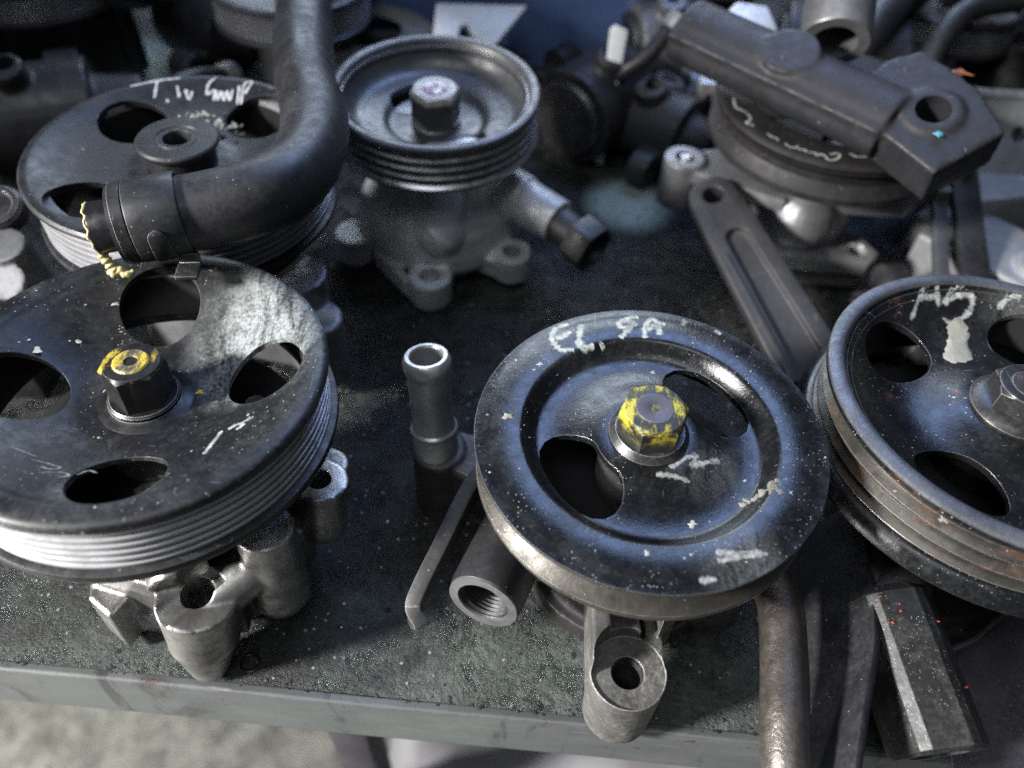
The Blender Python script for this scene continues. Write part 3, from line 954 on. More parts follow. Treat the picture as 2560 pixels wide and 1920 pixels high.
    # slanting arm that ends in a bored boss over the bench edge
    a = MB().cyl((-0.42, -6.75, 0.5), (-0.36, -6.55, 4.05), 1.30, 1.42, 40)
    a.prism([(-1.72, -2.2), (-0.2, -1.8), (0.2, -6.4), (-1.72, -6.6)], 2.3, 4.7)
    a.prism([(-1.75, -2.4), (-1.2, -2.4), (-1.0, -6.9), (-1.76, -6.7)], 2.0, 5.4)
    a.prism([(0.1, -2.2), (0.9, -2.2), (1.0, -6.2), (0.5, -6.6)], 2.2, 4.0)
    a.prism([(0.6, -1.6), (1.7, -1.9), (1.5, -4.6), (0.8, -5.2)], 2.0, 5.6)
    bore = MB().cyl((-0.4, -6.6, 0.9), (-0.36, -6.55, 7), 0.60, seg=36)
    spot = MB().cyl((-0.36, -6.55, 3.98), (-0.36, -6.53, 7), 1.36, seg=40)
    arm = build('mounting_arm', a, M['boss'], p, remesh=0.08, smooth=4, cuts=[spot, bore], sharp=40)
    th = []
    for k in range(10):
        z = 1.0 + k * 0.29
        th += [(0.60, z), (0.53, z + 0.145)]
    build('thread', MB().lathe(th + [(0.60, 3.93), (0.63, 3.93), (0.63, 0.95)], 40, (-0.38, -6.57, 0)), M['nut'], arm)
    # threaded port pointing at the viewer
    q0, q1 = Vector((-4.3, -0.6, 4.5)), Vector((-5.70, -4.65, 5.05))
    L = (q1 - q0).length
    pr = [(0, 0), (1.42, 0), (1.42, L - 0.35), (1.36, L - 0.06), (1.30, L), (1.0, L), (0.94, L - 0.08)]
    for k in range(9):
        pr += [(0.94, L - 0.12 - k * 0.17), (0.85, L - 0.205 - k * 0.17)]
    pr += [(0.85, L - 1.8), (0, L - 1.8)]
    po = build('threaded_port', MB().lathe(pr, 48, q0, q1, ring=False), M['iron_dark'], p, sharp=28)
    build('port_ring', MB().lathe([(0.98, L - 0.04), (1.34, L - 0.04), (1.34, L + 0.05), (1.0, L + 0.05)], 48, q0, q1), M['alu_soft'], po)
    # upright hose tail with bead, on its elbow block
    t0, t1 = Vector((-8.26, 2.7, 3.2)), Vector((-8.55, 3.85, 9.0))
    L = (t1 - t0).length
    pr = [(0.55, 0), (0.98, 0), (0.98, 2.0), (1.02, 2.05), (1.02, 2.18), (0.93, 2.26), (0.88, 2.6), (0.88, L - 0.95), (0.93, L - 0.75), (1.00, L - 0.5), (1.0, L - 0.25), (0.93, L - 0.06), (0.86, L),
          (0.72, L), (0.66, L - 0.08), (0.64, L - 2.6), (0.55, L - 3)]
    tube = build('hose_tail', MB().lathe(pr, 48, t0, t1), M['zinc'], p, sharp=30)
    build('bore_floor', MB().cyl(t0 + (t1 - t0) * 0.55, t0 + (t1 - t0) * 0.57, 0.66), M['dark_bore'], tube)
    e = MB().cyl((-8.2, 2.7, 0.1), (-8.2, 2.8, 4.2), 1.25, 1.15).prism([(-9.0, 2.6), (-7.6, 4.0), (-2, 2.6), (-2, 0.4), (-6.5, 1.4)], 1.0, 4.0)
    build('elbow_block', e, M['iron'], p, remesh=0.09, smooth=5)
    # bent flat strap beside the port
    path = smooth_path([(-5.6, 1.8, 5.2), (-6.6, 0.0, 5.0), (-7.5, -2.4, 4.6), (-8.1, -3.9, 4.2), (-8.3, -4.6, 3.9), (-8.05, -5.1, 3.6)], 6)
    build('strap', MB().sweep(path, [(-0.30, -0.6), (0.30, -0.6), (0.30, 0.6), (-0.30, 0.6)]), M['iron'], p, bevel=(0.05, 2))
    # bent oil pipe at the front right
    path = smooth_path([(3.2, -0.6, 5.0), (4.6, -1.9, 4.9), (5.35, -3.6, 4.6), (5.2, -6.0, 4.4), (4.85, -8.2, 4.3), (4.7, -10.5, 3.6), (4.9, -12.0, 1.0)], 8)
    build('oil_pipe', MB().tube(path, 0.84, 32), M['pipe'], p, sharp=60)


pump_c()


# ================================================================== pump D: front, right, dished pulley with wide bevelled lip
def pump_d():
    h = 10.7
    p = empty('steering_pump', (18.83, 18.96, 0), (-0.002, 0.028))
    tag(p, 'pump with rust-stained grooved pulley cut off by the photo edge, chalk A5 marks', 'pump', 'steering pumps on the bench')
    top = smooth_profile([(0, -0.72), (1.6, -0.78), (2.4, -1.04), (3.3, -1.32), (4.3, -1.36), (5.2, -1.06), (5.95, -0.58), (6.3, -0.26)], 4)[:-1] + \
        [(6.33, -0.38), (6.37, -0.16), (6.42, -0.06), (6.50, -0.02), (6.72, -0.03), (6.92, -0.07), (6.98, -0.12), (7.0, -0.2), (7.0, -0.42), (6.94, -0.5)]
    under = [(6.6, -0.55), (6.2, -0.66), (5.9, -0.92), (5.2, -1.36), (4.3, -1.64), (3.3, -1.6), (2.2, -1.3), (0, -1.1)]
    zf = lambda x, y: interp(top, math.hypot(x, y))
    hs = [(-3.35, 3.05, 1.45), (-2.95, -3.3, 1.5), (2.4, 3.95, 1.45), (3.6, -2.8, 1.45)]
    cuts = [round_hole(x, y, r * 1.12, r * 0.92, math.atan2(y, x)) for x, y, r in hs]
    band = []
    for z, r in ((-0.52, 6.9), (-0.62, 6.86), (-0.95, 6.5), (-1.02, 6.5), (-1.25, 6.84), (-1.33, 6.84), (-1.60, 6.5), (-1.68, 6.5), (-1.92, 6.84), (-2.0, 6.84), (-2.25, 6.5), (-2.32, 6.5), (-2.55, 6.86)):
        band.append((r, z))
    band += [(6.0, -2.55), (6.0, -0.52)]
    pl = pulley(p, h, top, under, cuts, M['black_d'], band, M['rusty_ribs'],
                [(6.0, -2.56), (6.88, -2.58), (7.05, -2.66), (7.32, -3.0), (7.36, -3.25), (7.2, -3.4), (6.0, -3.4)], M['black_c'])
    build('rim_lip', MB().lathe([(6.36, -0.14), (6.42, -0.05), (6.52, 0.01), (6.72, 0.0), (6.92, -0.05), (7.0, -0.10), (7.02, -0.2), (6.9, -0.25), (6.5, -0.3)], 160), M['lip_worn'], pl)
    S = [[(-2.33, 4.86), (-1.63, 6.27), (-1.18, 6.4), (-1.03, 5.58)], [(-1.96, 5.76), (-1.15, 5.95)], [(-0.27, 6.45), (-0.74, 5.82), (-0.12, 6.09), (0.43, 6.03), (0.28, 5.5), (-0.44, 5.03), (-0.87, 5.19)], [(-0.27, 6.42), (0.07, 6.42)],
         [(1.44, 5.6), (1.97, 6.0), (2.33, 5.85)]]
    build('chalk_writing', ribbon(S, zf, 0.48), M['chalk_faint'], pl, label='rubbed chalk letters A5 inside the pulley lip')
    bl0 = [(-0.12, 5.38), (0.18, 4.9), (0.14, 4.4), (-0.03, 4.0), (-0.2, 3.22), (-0.54, 2.83), (-1.13, 2.68), (-1.41, 2.94), (-1.19, 3.52), (-0.89, 4.02), (-0.68, 4.52), (-0.73, 4.82)]
    bl = []
    for k in range(len(bl0)):
        (xa, ya), (xb, yb) = bl0[k], bl0[(k + 1) % len(bl0)]
        for t in (0.0, 0.33, 0.66):
            bl.append((lerp(xa, xb, t) + random.uniform(-0.07, 0.07), lerp(ya, yb, t) + random.uniform(-0.07, 0.07)))
    mb = MB()
    cx, cy = -0.6, 3.7
    n = len(bl)
    rows = [1.0, 0.85, 0.5]
    vs = []
    for k, s in enumerate(rows):
        for x, y in bl:
            X, Y = cx + (x - cx) * s, cy + (y - cy) * s
            vs.append((X, Y, zf(X, Y) + (0.004, 0.045, 0.055)[k] + (0.02 * noise.noise(Vector((X * 3, Y * 3, 0))) if k else 0)))
    fs = [(j * n + i, j * n + (i + 1) % n, (j + 1) * n + (i + 1) % n, (j + 1) * n + i) for j in range(2) for i in range(n)] + [tuple(range(2 * n, 3 * n))]
    build('dried_paint_blob', mb.add(vs, fs), M['flake_tan'], pl)
    f = build('paint_flakes', flakes(scatter(80, 1.6, 6.8, hs + [(0, 0, 1.6)], 0.012, 0.05) + [(-4.6, -5.4, 0.14), (0.9, -3.6, 0.15)], zf), M['flake_pale'], pl)
    f['kind'] = 'stuff'
    f = build('red_flakes', flakes([(-2.1, -1.2, 0.05), (-2.9, -5.6, 0.06)], zf), M['flake_red'], pl)
    f['kind'] = 'stuff'
    nut(p, (0, 0, h - 0.78), 2.2, 1.25, 1.62, 0.45, M['nut'], 0.74, 0.03, M['shaft_mauve'], rot=0.3, dimple=0.2)
    b = MB().cyl((0, 0, 0.5), (0, 0, 6.0), 4.2, 3.6, 40).cyl((0, 0, 5), (0, 0, 9.2), 1.8).cyl((0, 0, 0.02), (0, 0, 1.2), 4.8)
    b.cyl((-2.6, -2.0, 4.2), (-3.6, -5.0, 3.7), 1.5, 1.35)
    build('shade_disc', MB().lathe([(1.9, 6.3), (5.3, 6.3), (5.4, 6.4), (5.4, 6.7), (5.3, 6.8), (1.9, 6.8)], 64), M['hole_shade'], p)  # dark disc added below the web so its holes look shaded
    build('pump_body', b, M['iron_dark'], p, remesh=0.1, smooth=4)
    # long hexagonal union pointing over the bench edge
    q0, q1 = Vector((-3.85, -4.55, 3.75)), Vector((-2.95, -10.2, 2.7))
    x, y, z = frame_to(q0, q1)
    L = (q1 - q0).length
    R, ch = 1.78, 0.12
    ring = []
    for k in range(6):
        for s in (-1, 1):
            a = math.radians(60 * k + 12) + s * ch
            ring.append((R * 0.97 * math.cos(a), R * 0.97 * math.sin(a)))
    vs = []
    for t, k in ((0, 0.82), (0.35, 1.0), (L - 0.12, 1.0), (L, 0.93)):
        vs += [q0 + z * t + x * (a * k) + y * (c * k) for a, c in ring]
    fs = [(j * 12 + i, j * 12 + (i + 1) % 12, (j + 1) * 12 + (i + 1) % 12, (j + 1) * 12 + i) for j in range(3) for i in range(12)] + [tuple(range(11, -1, -1)), tuple(range(36, 48))]
    hx = build('hexagonal_union', MB().add(vs, fs), M['hexblack'], p, cuts=[MB().cyl(q1 - z * 2.0, q1 + z * 1.0, 1.0, seg=32)], sharp=18)
    f = MB()
    for t, u in ((0.5, -0.95), (0.9, -0.45), (1.15, -0.5), (1.6, 0.85), (1.5, -0.85), (3.9, 1.0)):
        c = q0 + z * t
        pt = c + x * u + y * math.sqrt(max(0.0, (R * 0.97) ** 2 - u * u)) * (1 if y.z > 0 else -1)
        flakes([(pt.x, pt.y, 0.055)], lambda a, b_, zz=pt.z: zz, f)
    f = build('red_flakes', f, M['flake_red'], hx)
    f['kind'] = 'stuff'
    build('swivel_collar', MB().cyl(q0 - z * 0.9, q0 + z * 0.1, 1.12, seg=36), M['iron_dark'], p, bevel=(0.08, 2))
    path = smooth_path([(3.4, -3.6, 2.2), (1.4, -4.6, 2.1), (0.2, -5.5, 1.9), (-1.0, -6.0, 1.6)], 6)
    build('bracket_lip', MB().sweep(path, [(-0.09, -0.55), (0.09, -0.55), (0.09, 0.55), (-0.09, 0.55)]), M['iron'], p, bevel=(0.04, 2))
    # tall dark side plate between the two front pumps
    path = smooth_path([(-5.1, -0.8, 2.6), (-5.6, -4.6, 2.6), (-6.1, -7.0, 2.6), (-7.2, -9.6, 2.6), (-8.2, -12.2, 2.4)], 6)
    build('side_plate', MB().sweep(path, [(-0.16, -2.4), (0.16, -2.4), (0.16, 2.4), (-0.16, 2.4)], (0.42, 0, 0.9)), M['rubber'], p, bevel=(0.06, 2))


pump_d()


# ================================================================== pump B: behind, centre, four-groove bowl pulley on grey casting
def pump_b():
    h = 10.57
    p = empty('steering_pump', (-5.1, 39.66, 0), (-0.003, -0.05))
    tag(p, 'pump with glossy deep-bowl multi-groove pulley on grey cast body behind the hose', 'pump', 'steering pumps on the bench')
    top = smooth_profile([(0, -2.1), (1.6, -2.1), (2.5, -2.05), (2.9, -1.75), (3.4, -1.6), (4.2, -1.45), (4.7, -1.05), (5.0, -0.5)], 4)[:-1] + \
        [(5.02, -0.45), (5.1, -0.15), (5.2, -0.04), (5.34, 0.0), (5.56, 0.0), (5.66, -0.05), (5.7, -0.15), (5.66, -0.3)]
    under = [(5.3, -0.5), (5.1, -1.2), (4.4, -1.8), (3.2, -2.0), (2.6, -2.4), (0, -2.5)]
    zf = lambda x, y: interp(top, math.hypot(x, y))
    k1 = kidney(math.radians(118), 0.42, 1.5, 3.3)
    k2 = kidney(math.radians(295), 0.42, 1.9, 3.6)
    band = []
    for k in range(4):
        z = -0.32 - k * 0.52
        band += [(5.62, z), (5.62, z - 0.06), (5.3, z - 0.2), (5.3, z - 0.3), (5.62, z - 0.46)]
    band += [(5.7, -2.42), (5.66, -2.62), (5.0, -2.62), (5.0, -0.32)]
    pl = pulley(p, h, top, under, [k1, k2], M['black_b'], band, M['ribs_dark'], None)
    S = [[(-4.55, -1.3), (-2.9, -1.7), (-4.1, -2.3), (-4.45, -1.9), (-4.5, -1.5)], [(-3.95, -0.8), (-3.8, -0.4), (-3.35, -0.45)], [(-4.0, -2.1), (-3.4, -2.8)], [(-3.8, -1.85), (-2.4, -2.1)]]
    build('paint_mark', ribbon(S, zf, 0.17), M['marker'], pl)
    nut(p, (0, 0, h - 2.1), 2.35, 2.05, 1.35, 0.3, M['nut_white_b'], 0.66, 0.05, M['shaft_purple'], rot=0.3, flange_mat=M['alu_soft'], dimple=0.2)
    b = MB()
    b.lathe([(0, 1.3), (4.9, 1.3), (5.05, 1.7), (5.0, 2.5), (4.7, 3.6), (4.3, 4.3), (3.6, 5.0), (3.0, 5.9), (2.8, 8.4), (0, 8.4)], 64, ring=False)
    b.cyl((0.15, -1.5, 7.6), (0.45, -3.6, 3.6), 1.6, 1.55)
    b.sphere((0.45, -3.6, 3.7), 1.6)
    b.cyl((0.0, -5.7, 0.4), (0.0, -5.7, 2.2), 1.25).prism([(-1.7, -3), (1.5, -3), (1.1, -6.2), (-0.9, -6.6)], 0.9, 1.9)
    b.cyl((4.6, -3.6, 0.8), (4.6, -3.6, 2.5), 1.15).prism([(2, -3.6), (3.5, -2), (5.2, -3.2), (4.2, -4.6)], 0.9, 2.2)
    b.cyl((-4.9, -2.6, 0.6), (-4.9, -2.6, 2.4), 1.2)
    b.prism([(-2.6, -3.6), (-0.6, -6.6), (-1.6, -5.9), (-3.6, -3.6)], 0.6, 1.9)
    b.cyl((2.0, 0.3, 5.0), (5.2, -1.7, 4.6), 1.7, 1.5)
    b.cyl((0, 0, 0.1), (0, 0, 1.6), 3.9)
    cuts = [MB().cyl((0, -5.75, 1.2), (0, -5.75, 6), 0.62), MB().cyl((4.6, -3.6, 1.2), (4.6, -3.6, 6), 0.55)]
    bd = build('pump_body', b, M['alu_pale'], p, remesh=0.1, smooth=6, cuts=cuts)
    build('foot_stud', MB().cyl((0.0, -5.7, 0.02), (0.0, -5.7, 0.9), 0.75), M['iron_dark'], p)
    S = [[(-2.3, -4.5), (-1.3, -5.6)], [(-2.0, -5.3), (-1.5, -4.7)], [(-1.2, -5.9), (-1.0, -5.2)], [(-1.3, -5.5), (-0.8, -5.6)]]
    build('chalk_mark', ribbon(S, lambda x, y: 1.92, 0.2), M['chalk'], bd)
    # outlet elbow with black cap
    build('outlet_sleeve', MB().cyl((4.9, -1.5, 4.7), (7.2, -3.2, 4.5), 1.35, 1.3, 36), M['alu_pale'], p, bevel=(0.1, 2))
    bolt = MB().cyl((6.9, -3.0, 4.5), (8.4, -4.3, 4.3), 1.05, 1.05, 36)
    build('outlet_neck', bolt, M['rubber'], p, bevel=(0.08, 2))
    cap = MB().cyl((8.2, -4.1, 4.35), (9.3, -5.1, 4.2), 1.5, 1.5, 6)
    build('hexagonal_cap', cap, M['rubber'], p, bevel=(0.08, 2), cuts=[MB().cyl((8.9, -4.7, 4.27), (9.6, -5.4, 4.15), 1.1)])


pump_b()


# ================================================================== pump E: behind, left, matt pulley under the hose
def pump_e():
    h = 11.05
    p = empty('steering_pump', (-16.2, 31.2, 0), (0.01, 0.0))
    tag(p, 'pump with matt black pulley lettered in white, bare hub, beside the hose', 'pump', 'steering pumps on the bench')
    top = smooth_profile([(0, -0.75), (2.0, -0.75), (2.6, -0.8), (4.5, -0.62), (5.6, -0.36), (6.2, -0.12), (6.5, -0.02)], 3) + [(6.68, 0.0), (6.82, -0.04), (6.9, -0.14), (6.9, -0.34), (6.82, -0.42)]
    under = [(6.4, -0.5), (6.1, -0.6), (5.5, -0.7), (4.4, -0.95), (2.5, -1.1), (0, -1.1)]
    zf = lambda x, y: interp(top, math.hypot(x, y))
    hs = [(-3.35, 2.75, 1.62), (2.5, 3.9, 1.62), (-3.0, -3.75, 1.62), (3.5, -2.8, 1.62)]
    pl = pulley(p, h, top, under, [round_hole(x, y, r) for x, y, r in hs], M['black_e'],
                ribs(6.66, 6.38, -0.5, -2.6, 6, 5.9), M['ribs'],
                [(5.9, -2.6), (6.6, -2.6), (6.86, -2.7), (6.86, -2.95), (6.7, -3.05), (5.9, -3.05)], M['black_e'])
    S = [[(-5.4, 5.59), (-4.37, 6.61), (-3.35, 7.57)], [(-4.26, 6.45), (-3.9, 4.91)], [(-3.32, 4.98), (-3.17, 4.8)], [(-3.02, 5.89), (-2.75, 5.22)], [(-2.58, 5.77), (-2.27, 5.2), (-2.22, 5.73)],
         [(-1.23, 7.11), (-1.51, 6.26), (-1.45, 5.65), (-1.15, 5.95), (-1.03, 5.27)], [(-1.07, 5.96), (-0.85, 5.37), (-0.79, 5.91), (-0.53, 5.33), (-0.49, 5.94), (-0.24, 5.36), (-0.22, 6.06)],
         [(0.23, 5.08), (0.07, 6.28)], [(0.4, 5.1), (0.33, 6.31), (0.71, 6.54), (0.47, 5.8)]]

    def fit(q):
        x, y = q[0] + 0.95, q[1] - 0.15
        r = math.hypot(x, y)
        if r > 6.6:
            x, y = x * 6.6 / r, y * 6.6 / r
        return (x, y)
    S = [[fit(q) for q in s] for s in S]
    build('paint_writing', ribbon(S, zf, 0.24), M['marker'], pl, label='white marker line with letters T.w Gump')
    build('hub_boss', MB().lathe([(0, -0.8), (1.55, -0.8), (1.6, 0.05), (1.72, 0.12), (1.86, 0.30), (1.86, 0.44), (1.78, 0.52), (1.02, 0.52), (0.98, 0.46), (0.92, 0.46), (0.88, 0.50), (0.66, 0.50), (0.62, 0.42), (0.60, -0.6), (0, -0.6)], 72, ring=False),
          M['black_e'], pl, sharp=28)
    f = MB()
    random.seed(21)
    for k in range(110):
        x, y = 0.1 + random.gauss(0, 0.75), 2.9 + random.gauss(0, 0.35)
        zz = zf(x, y) + random.uniform(0, 0.65) * max(0.0, 1 - abs(x + 0.15) / 1.5)
        a, el = random.uniform(0, 6.28), random.uniform(-0.5, 0.9)
        L, w = random.uniform(0.15, 0.5), random.uniform(0.03, 0.11)
        e = Vector((math.cos(a) * math.cos(el), math.sin(a) * math.cos(el), math.sin(el))) * L
        f.cyl(Vector((x, y, zz)) - e * 0.5, Vector((x, y, zz)) + e * 0.5, w, w * 0.4, 5)
    f = build('lint', f, M['lint'], pl)
    f['kind'] = 'stuff'
    b = MB().cyl((0, 0, 0.02), (0, 0, 6.5), 4.4, 3.6, 40).cyl((0, 0, 6), (0, 0, 10.0), 1.8).cyl((5.2, -3.0, 1.2), (5.3, -2.9, 6.4), 1.5).cyl((6.4, -4.5, 1.0), (6.4, -4.4, 5.0), 1.3)
    b.prism([(2, 0), (6, -2), (6.6, -5), (1, -4)], 1.5, 4.5)
    build('shade_disc', MB().lathe([(1.9, 6.3), (5.3, 6.3), (5.4, 6.4), (5.4, 6.7), (5.3, 6.8), (1.9, 6.8)], 64), M['hole_shade'], p)  # added black disc in place of shade under the pulley holes
    build('pump_body', b, M['alu_soft'], p, remesh=0.12, smooth=5)


pump_e()


# ================================================================== pump F: behind, right, dark pulley below the cast bracket
def pump_f():
    h = 10.4
    p = empty('steering_pump', (16.9, 41.0, 0), (0.0, -0.02))
    tag(p, 'pump with dull dark pulley scribbled in chalk, half hidden by the heavy cast bracket', 'pump', 'steering pumps on the bench')
    top = smooth_profile([(0, -1.0), (2.0, -1.0), (3.7, -0.9), (4.1, -0.45), (4.35, -0.14)], 3) + [(4.6, -0.08), (6.1, -0.06), (6.35, -0.08), (6.45, -0.15), (6.48, -0.3)]
    under = [(6.3, -0.5), (5.0, -0.5), (4.4, -0.8), (3.8, -1.3), (0, -1.4)]
    zf = lambda x, y: interp(top, math.hypot(x, y))
    pl = pulley(p, h, top, under, [round_hole(0, -2.6, 1.0), round_hole(2.3, 1.3, 1.0), round_hole(-2.3, 1.3, 1.0)], M['black_f'],
                [(6.4, -0.5), (6.38, -0.6), (6.0, -1.0), (6.0, -1.4), (6.38, -1.9), (6.5, -2.0), (6.5, -2.35), (5.2, -2.35), (5.2, -0.5)], M['black_f'], None, seg=120)
    S = [[(-4.79, -5.01), (-4.66, -5.34), (-4.43, -5.42), (-4.29, -5.69)], [(-3.97, -5.93), (-3.79, -6.23), (-3.44, -6.3), (-3.27, -6.07)], [(-3.34, -6.4), (-2.99, -6.47), (-2.91, -6.67)],
         [(-2.79, -6.66), (-2.44, -6.73), (-2.37, -6.93), (-2.1, -6.8), (-1.9, -6.99), (-1.85, -7.3), (-1.49, -7.26), (-1.11, -6.9), (-1.15, -6.58), (-1.61, -6.74)], [(-0.47, -6.51), (-0.18, -6.8), (0.43, -6.73)],
         [(-6.22, -1.33), (-6.23, -2.39), (-5.75, -2.85), (-5.53, -3.58), (-5.94, -4.12), (-5.45, -4.31)]]

    def fit(q):
        x, y = q[0] * 0.92, q[1] * 0.92 + 0.85
        r = math.hypot(x, y)
        k = min(6.1, max(4.7, r)) / r
        return (x * k, y * k)
    build('chalk_scribble', ribbon([[fit(q) for q in s] for s in S], zf, 0.26), M['chalk'], pl)
    b = MB().cyl((0, 0, 0.6), (0, 0, 5.0), 3.6, 3.2, 40).cyl((0, 0, 4.5), (0, 0, 9.0), 2.4).sphere((-0.4, -2.4, 4.3), 2.1)
    # upper flange plate with threaded ear, lower foot with slotted hole
    b.prism([(-8.2, -0.6), (-6.8, 1.2), (0, 3.5), (8.8, 3.6), (9.4, 1.0), (5, -3.2), (-2, -3.2), (-5.5, -1.6)], 5.1, 5.9)
    b.cyl((-7.4, 0.2, 3.0), (-7.4, 0.2, 6.1), 1.25)
    b.cyl((8.2, 2.4, 4.6), (8.2, 2.4, 6.2), 1.3)
    b.prism([(-4.2, -3.0), (-3.4, -4.2), (3.6, -4.4), (4.2, -3.2), (3.0, 0), (-3, 0)], 0.6, 2.0)
    b.cyl((0, 0, 0.02), (0, 0, 1), 3.2)
    cuts = [MB().cyl((-7.4, 0.2, 3.4), (-7.4, 0.2, 8), 0.62), MB().cyl((8.2, 2.4, 3), (8.2, 2.4, 9), 0.75), MB().cyl((3.0, -3.3, 0), (3.0, -3.3, 4), 0.55)]
    build('pump_body', b, M['alu_soft'], p, remesh=0.11, smooth=4, cuts=cuts)
    ft = MB().prism([(-4.0, -3.4), (-3.2, -4.6), (3.6, -4.8), (4.4, -3.8), (3.6, -2.2), (1.6, -2.0), (-2.6, -2.0)], 2.0, 3.0)
    build('foot_flange', ft, M['alu_bright'], p, cuts=[MB().cyl((3.1, -3.6, 0), (3.1, -3.6, 5), 0.55)], bevel=(0.1, 2))
    build('machined_edge', MB().prism([(-6.2, -1.55), (-5.6, -1.75), (-2.0, -3.35), (-2.0, -3.0)], 5.15, 5.95), M['alu_bright'], p, bevel=(0.05, 2))
    t = MB().cyl((-7.4, 0.35, 3.6), (-7.35, 0.45, 6.0), 0.3)
    for k in range(8):
        t.lathe([(0.26, 4.3 + k * 0.2), (0.36, 4.4 + k * 0.2), (0.26, 4.5 + k * 0.2)], 16, (-7.38, 0.4, 0))
    build('stud', t, M['alu_bright'], p)


pump_f()


# ================================================================== rubber hose with spring clamp
def hose():
    p = empty('rubber_hose', (-15.2, 23.2, 12.8))
    tag(p, 'thick bent black rubber hose with spring clamp, crossing the lettered pulley', 'hose')
    o = Vector((-15.2, 23.2, 12.8))
    pts = [(-15.3, 23.15, 12.75), (-14.2, 23.55, 12.8), (-13.0, 24.0, 12.85), (-11.4, 24.7, 12.9), (-10.0, 25.75, 12.9), (-9.3, 27.4, 12.85), (-9.25, 29.6, 12.8), (-9.75, 32.0, 12.8), (-10.6, 34.3, 12.8),
           (-11.3, 36.8, 12.8), (-11.9, 39.5, 12.85), (-12.6, 43.0, 13.0), (-13.4, 47.5, 13.2), (-14.3, 53.5, 12.8), (-15.5, 60.0, 11.8), (-17.0, 66.0, 7.0), (-17.8, 70.0, 1.6)]
    path = [v - o for v in smooth_path(pts, 6)]
    build('hose_tube', MB().tube(path, 1.47, 40, [1.0 + 0.02 * math.sin(i * 0.35) for i in range(len(path))]), M['rubber'], p, sharp=60)
    # clamp: broad band, thin inner band, pressed tongue, bent tab
    d = (path[6] - path[0]).normalized()
    x, y, z = frame_to((0, 0, 0), d)
    c0 = d * 0.1
    cl = build('hose_clamp', MB().lathe([(1.47, 0.42), (1.56, 0.42), (1.58, 0.46), (1.58, 2.22), (1.56, 2.26), (1.47, 2.26)], 72, c0, c0 + d), M['clamp'], p)
    build('clamp_lip', MB().lathe([(1.46, -0.06), (1.54, -0.06), (1.55, 0.36), (1.46, 0.36)], 72, c0, c0 + d), M['clamp'], cl)
    tg = MB()
    n = 22
    vs = []
    for i in range(n + 1):
        t = i / n
        a = math.radians(lerp(18, -62, t))
        w = 0.36 * math.sqrt(max(0.02, 1 - max(0.0, 1 - t / 0.16) ** 2)) * lerp(0.9, 1.15, t)
        rr = 1.585 + 0.075
        dirn = (Vector((0, -1, 0)) - d * d.dot(Vector((0, -1, 0)))).normalized() * math.cos(a) + Vector((0, 0, 1)) * math.sin(a)
        cc = c0 + d * lerp(1.25, 1.38, t)
        for sgn, rad in ((-1, rr - 0.08), (-1, rr), (1, rr), (1, rr - 0.08)):
            vs.append(cc + dirn * rad + d * (w * sgn))
    fs = [(i * 4 + j, i * 4 + (j + 1) % 4, (i + 1) * 4 + (j + 1) % 4, (i + 1) * 4 + j) for i in range(n) for j in range(4)] + [(3, 2, 1, 0), (n * 4, n * 4 + 1, n * 4 + 2, n * 4 + 3)]
    build('clamp_tongue', tg.add(vs, fs), M['clamp'], cl, bevel=(0.03, 2))
    tc = Vector((-12.72, 22.35, 11.42)) - o
    tb = MB().box(tc, (0.86, 0.95, 0.2), 0.12).box(tc + Vector((-0.04, 0.45, 0.22)), (0.8, 0.2, 0.6), 0.12)
    tb.sweep([tc + Vector((-0.05, 0.5, 0.45)), tc + Vector((-0.35, 1.05, 0.55)), tc + Vector((-0.6, 1.35, 0.2))], [(-0.36, -0.05), (0.36, -0.05), (0.36, 0.05), (-0.36, 0.05)])
    build('clamp_tab', tb, M['nut'], cl, bevel=(0.06, 2))
    # broken stub with a film of dried yellow sealant round its mouth
    e0 = c0 - d * 1.05
    st = MB().lathe([(0.74, 0), (0.95, 0), (0.98, 0.06), (0.98, 1.4), (0.74, 1.4)], 40, e0, c0)
    build('pipe_stub', st, M['dark_bore'], p)
    s = MB()
    random.seed(5)
    ring = []
    sc = []
    for k in range(60):
        a = math.radians(lerp(35, 300, k / 59))
        rr = 0.93 + 0.06 * noise.noise(Vector((k * 0.35, 2.0, 0)))
        ring.append(e0 - d * (0.02 + 0.10 * noise.noise(Vector((k * 0.3, 7.0, 0)))) + x * (rr * math.cos(a)) + y * (rr * math.sin(a)))
        sc.append(0.75 + 0.7 * noise.noise(Vector((k * 0.4, 11.0, 0))))
    s.tube(ring, 0.085, 8, sc)
    low = min(ring, key=lambda v: v.z + 0.6 * v.y)
    drip = smooth_path([low, low + Vector((0.15, -0.12, -0.25)), low + Vector((0.3, -0.2, -0.5)), low + Vector((0.5, -0.28, -0.72))], 5)
    s.tube(drip, 0.17, 10, [0.7 + 0.7 * abs(math.sin(i * 0.9)) for i in range(len(drip))])
    for k in range(14):
        s.sphere(drip[-1] + Vector((random.gauss(0.12, 0.2), random.gauss(0, 0.1), random.gauss(-0.02, 0.05))), random.uniform(0.08, 0.18), 8)
    build('sealant', s, M['sealant'], p, remesh=0.035, smooth=2)


hose()


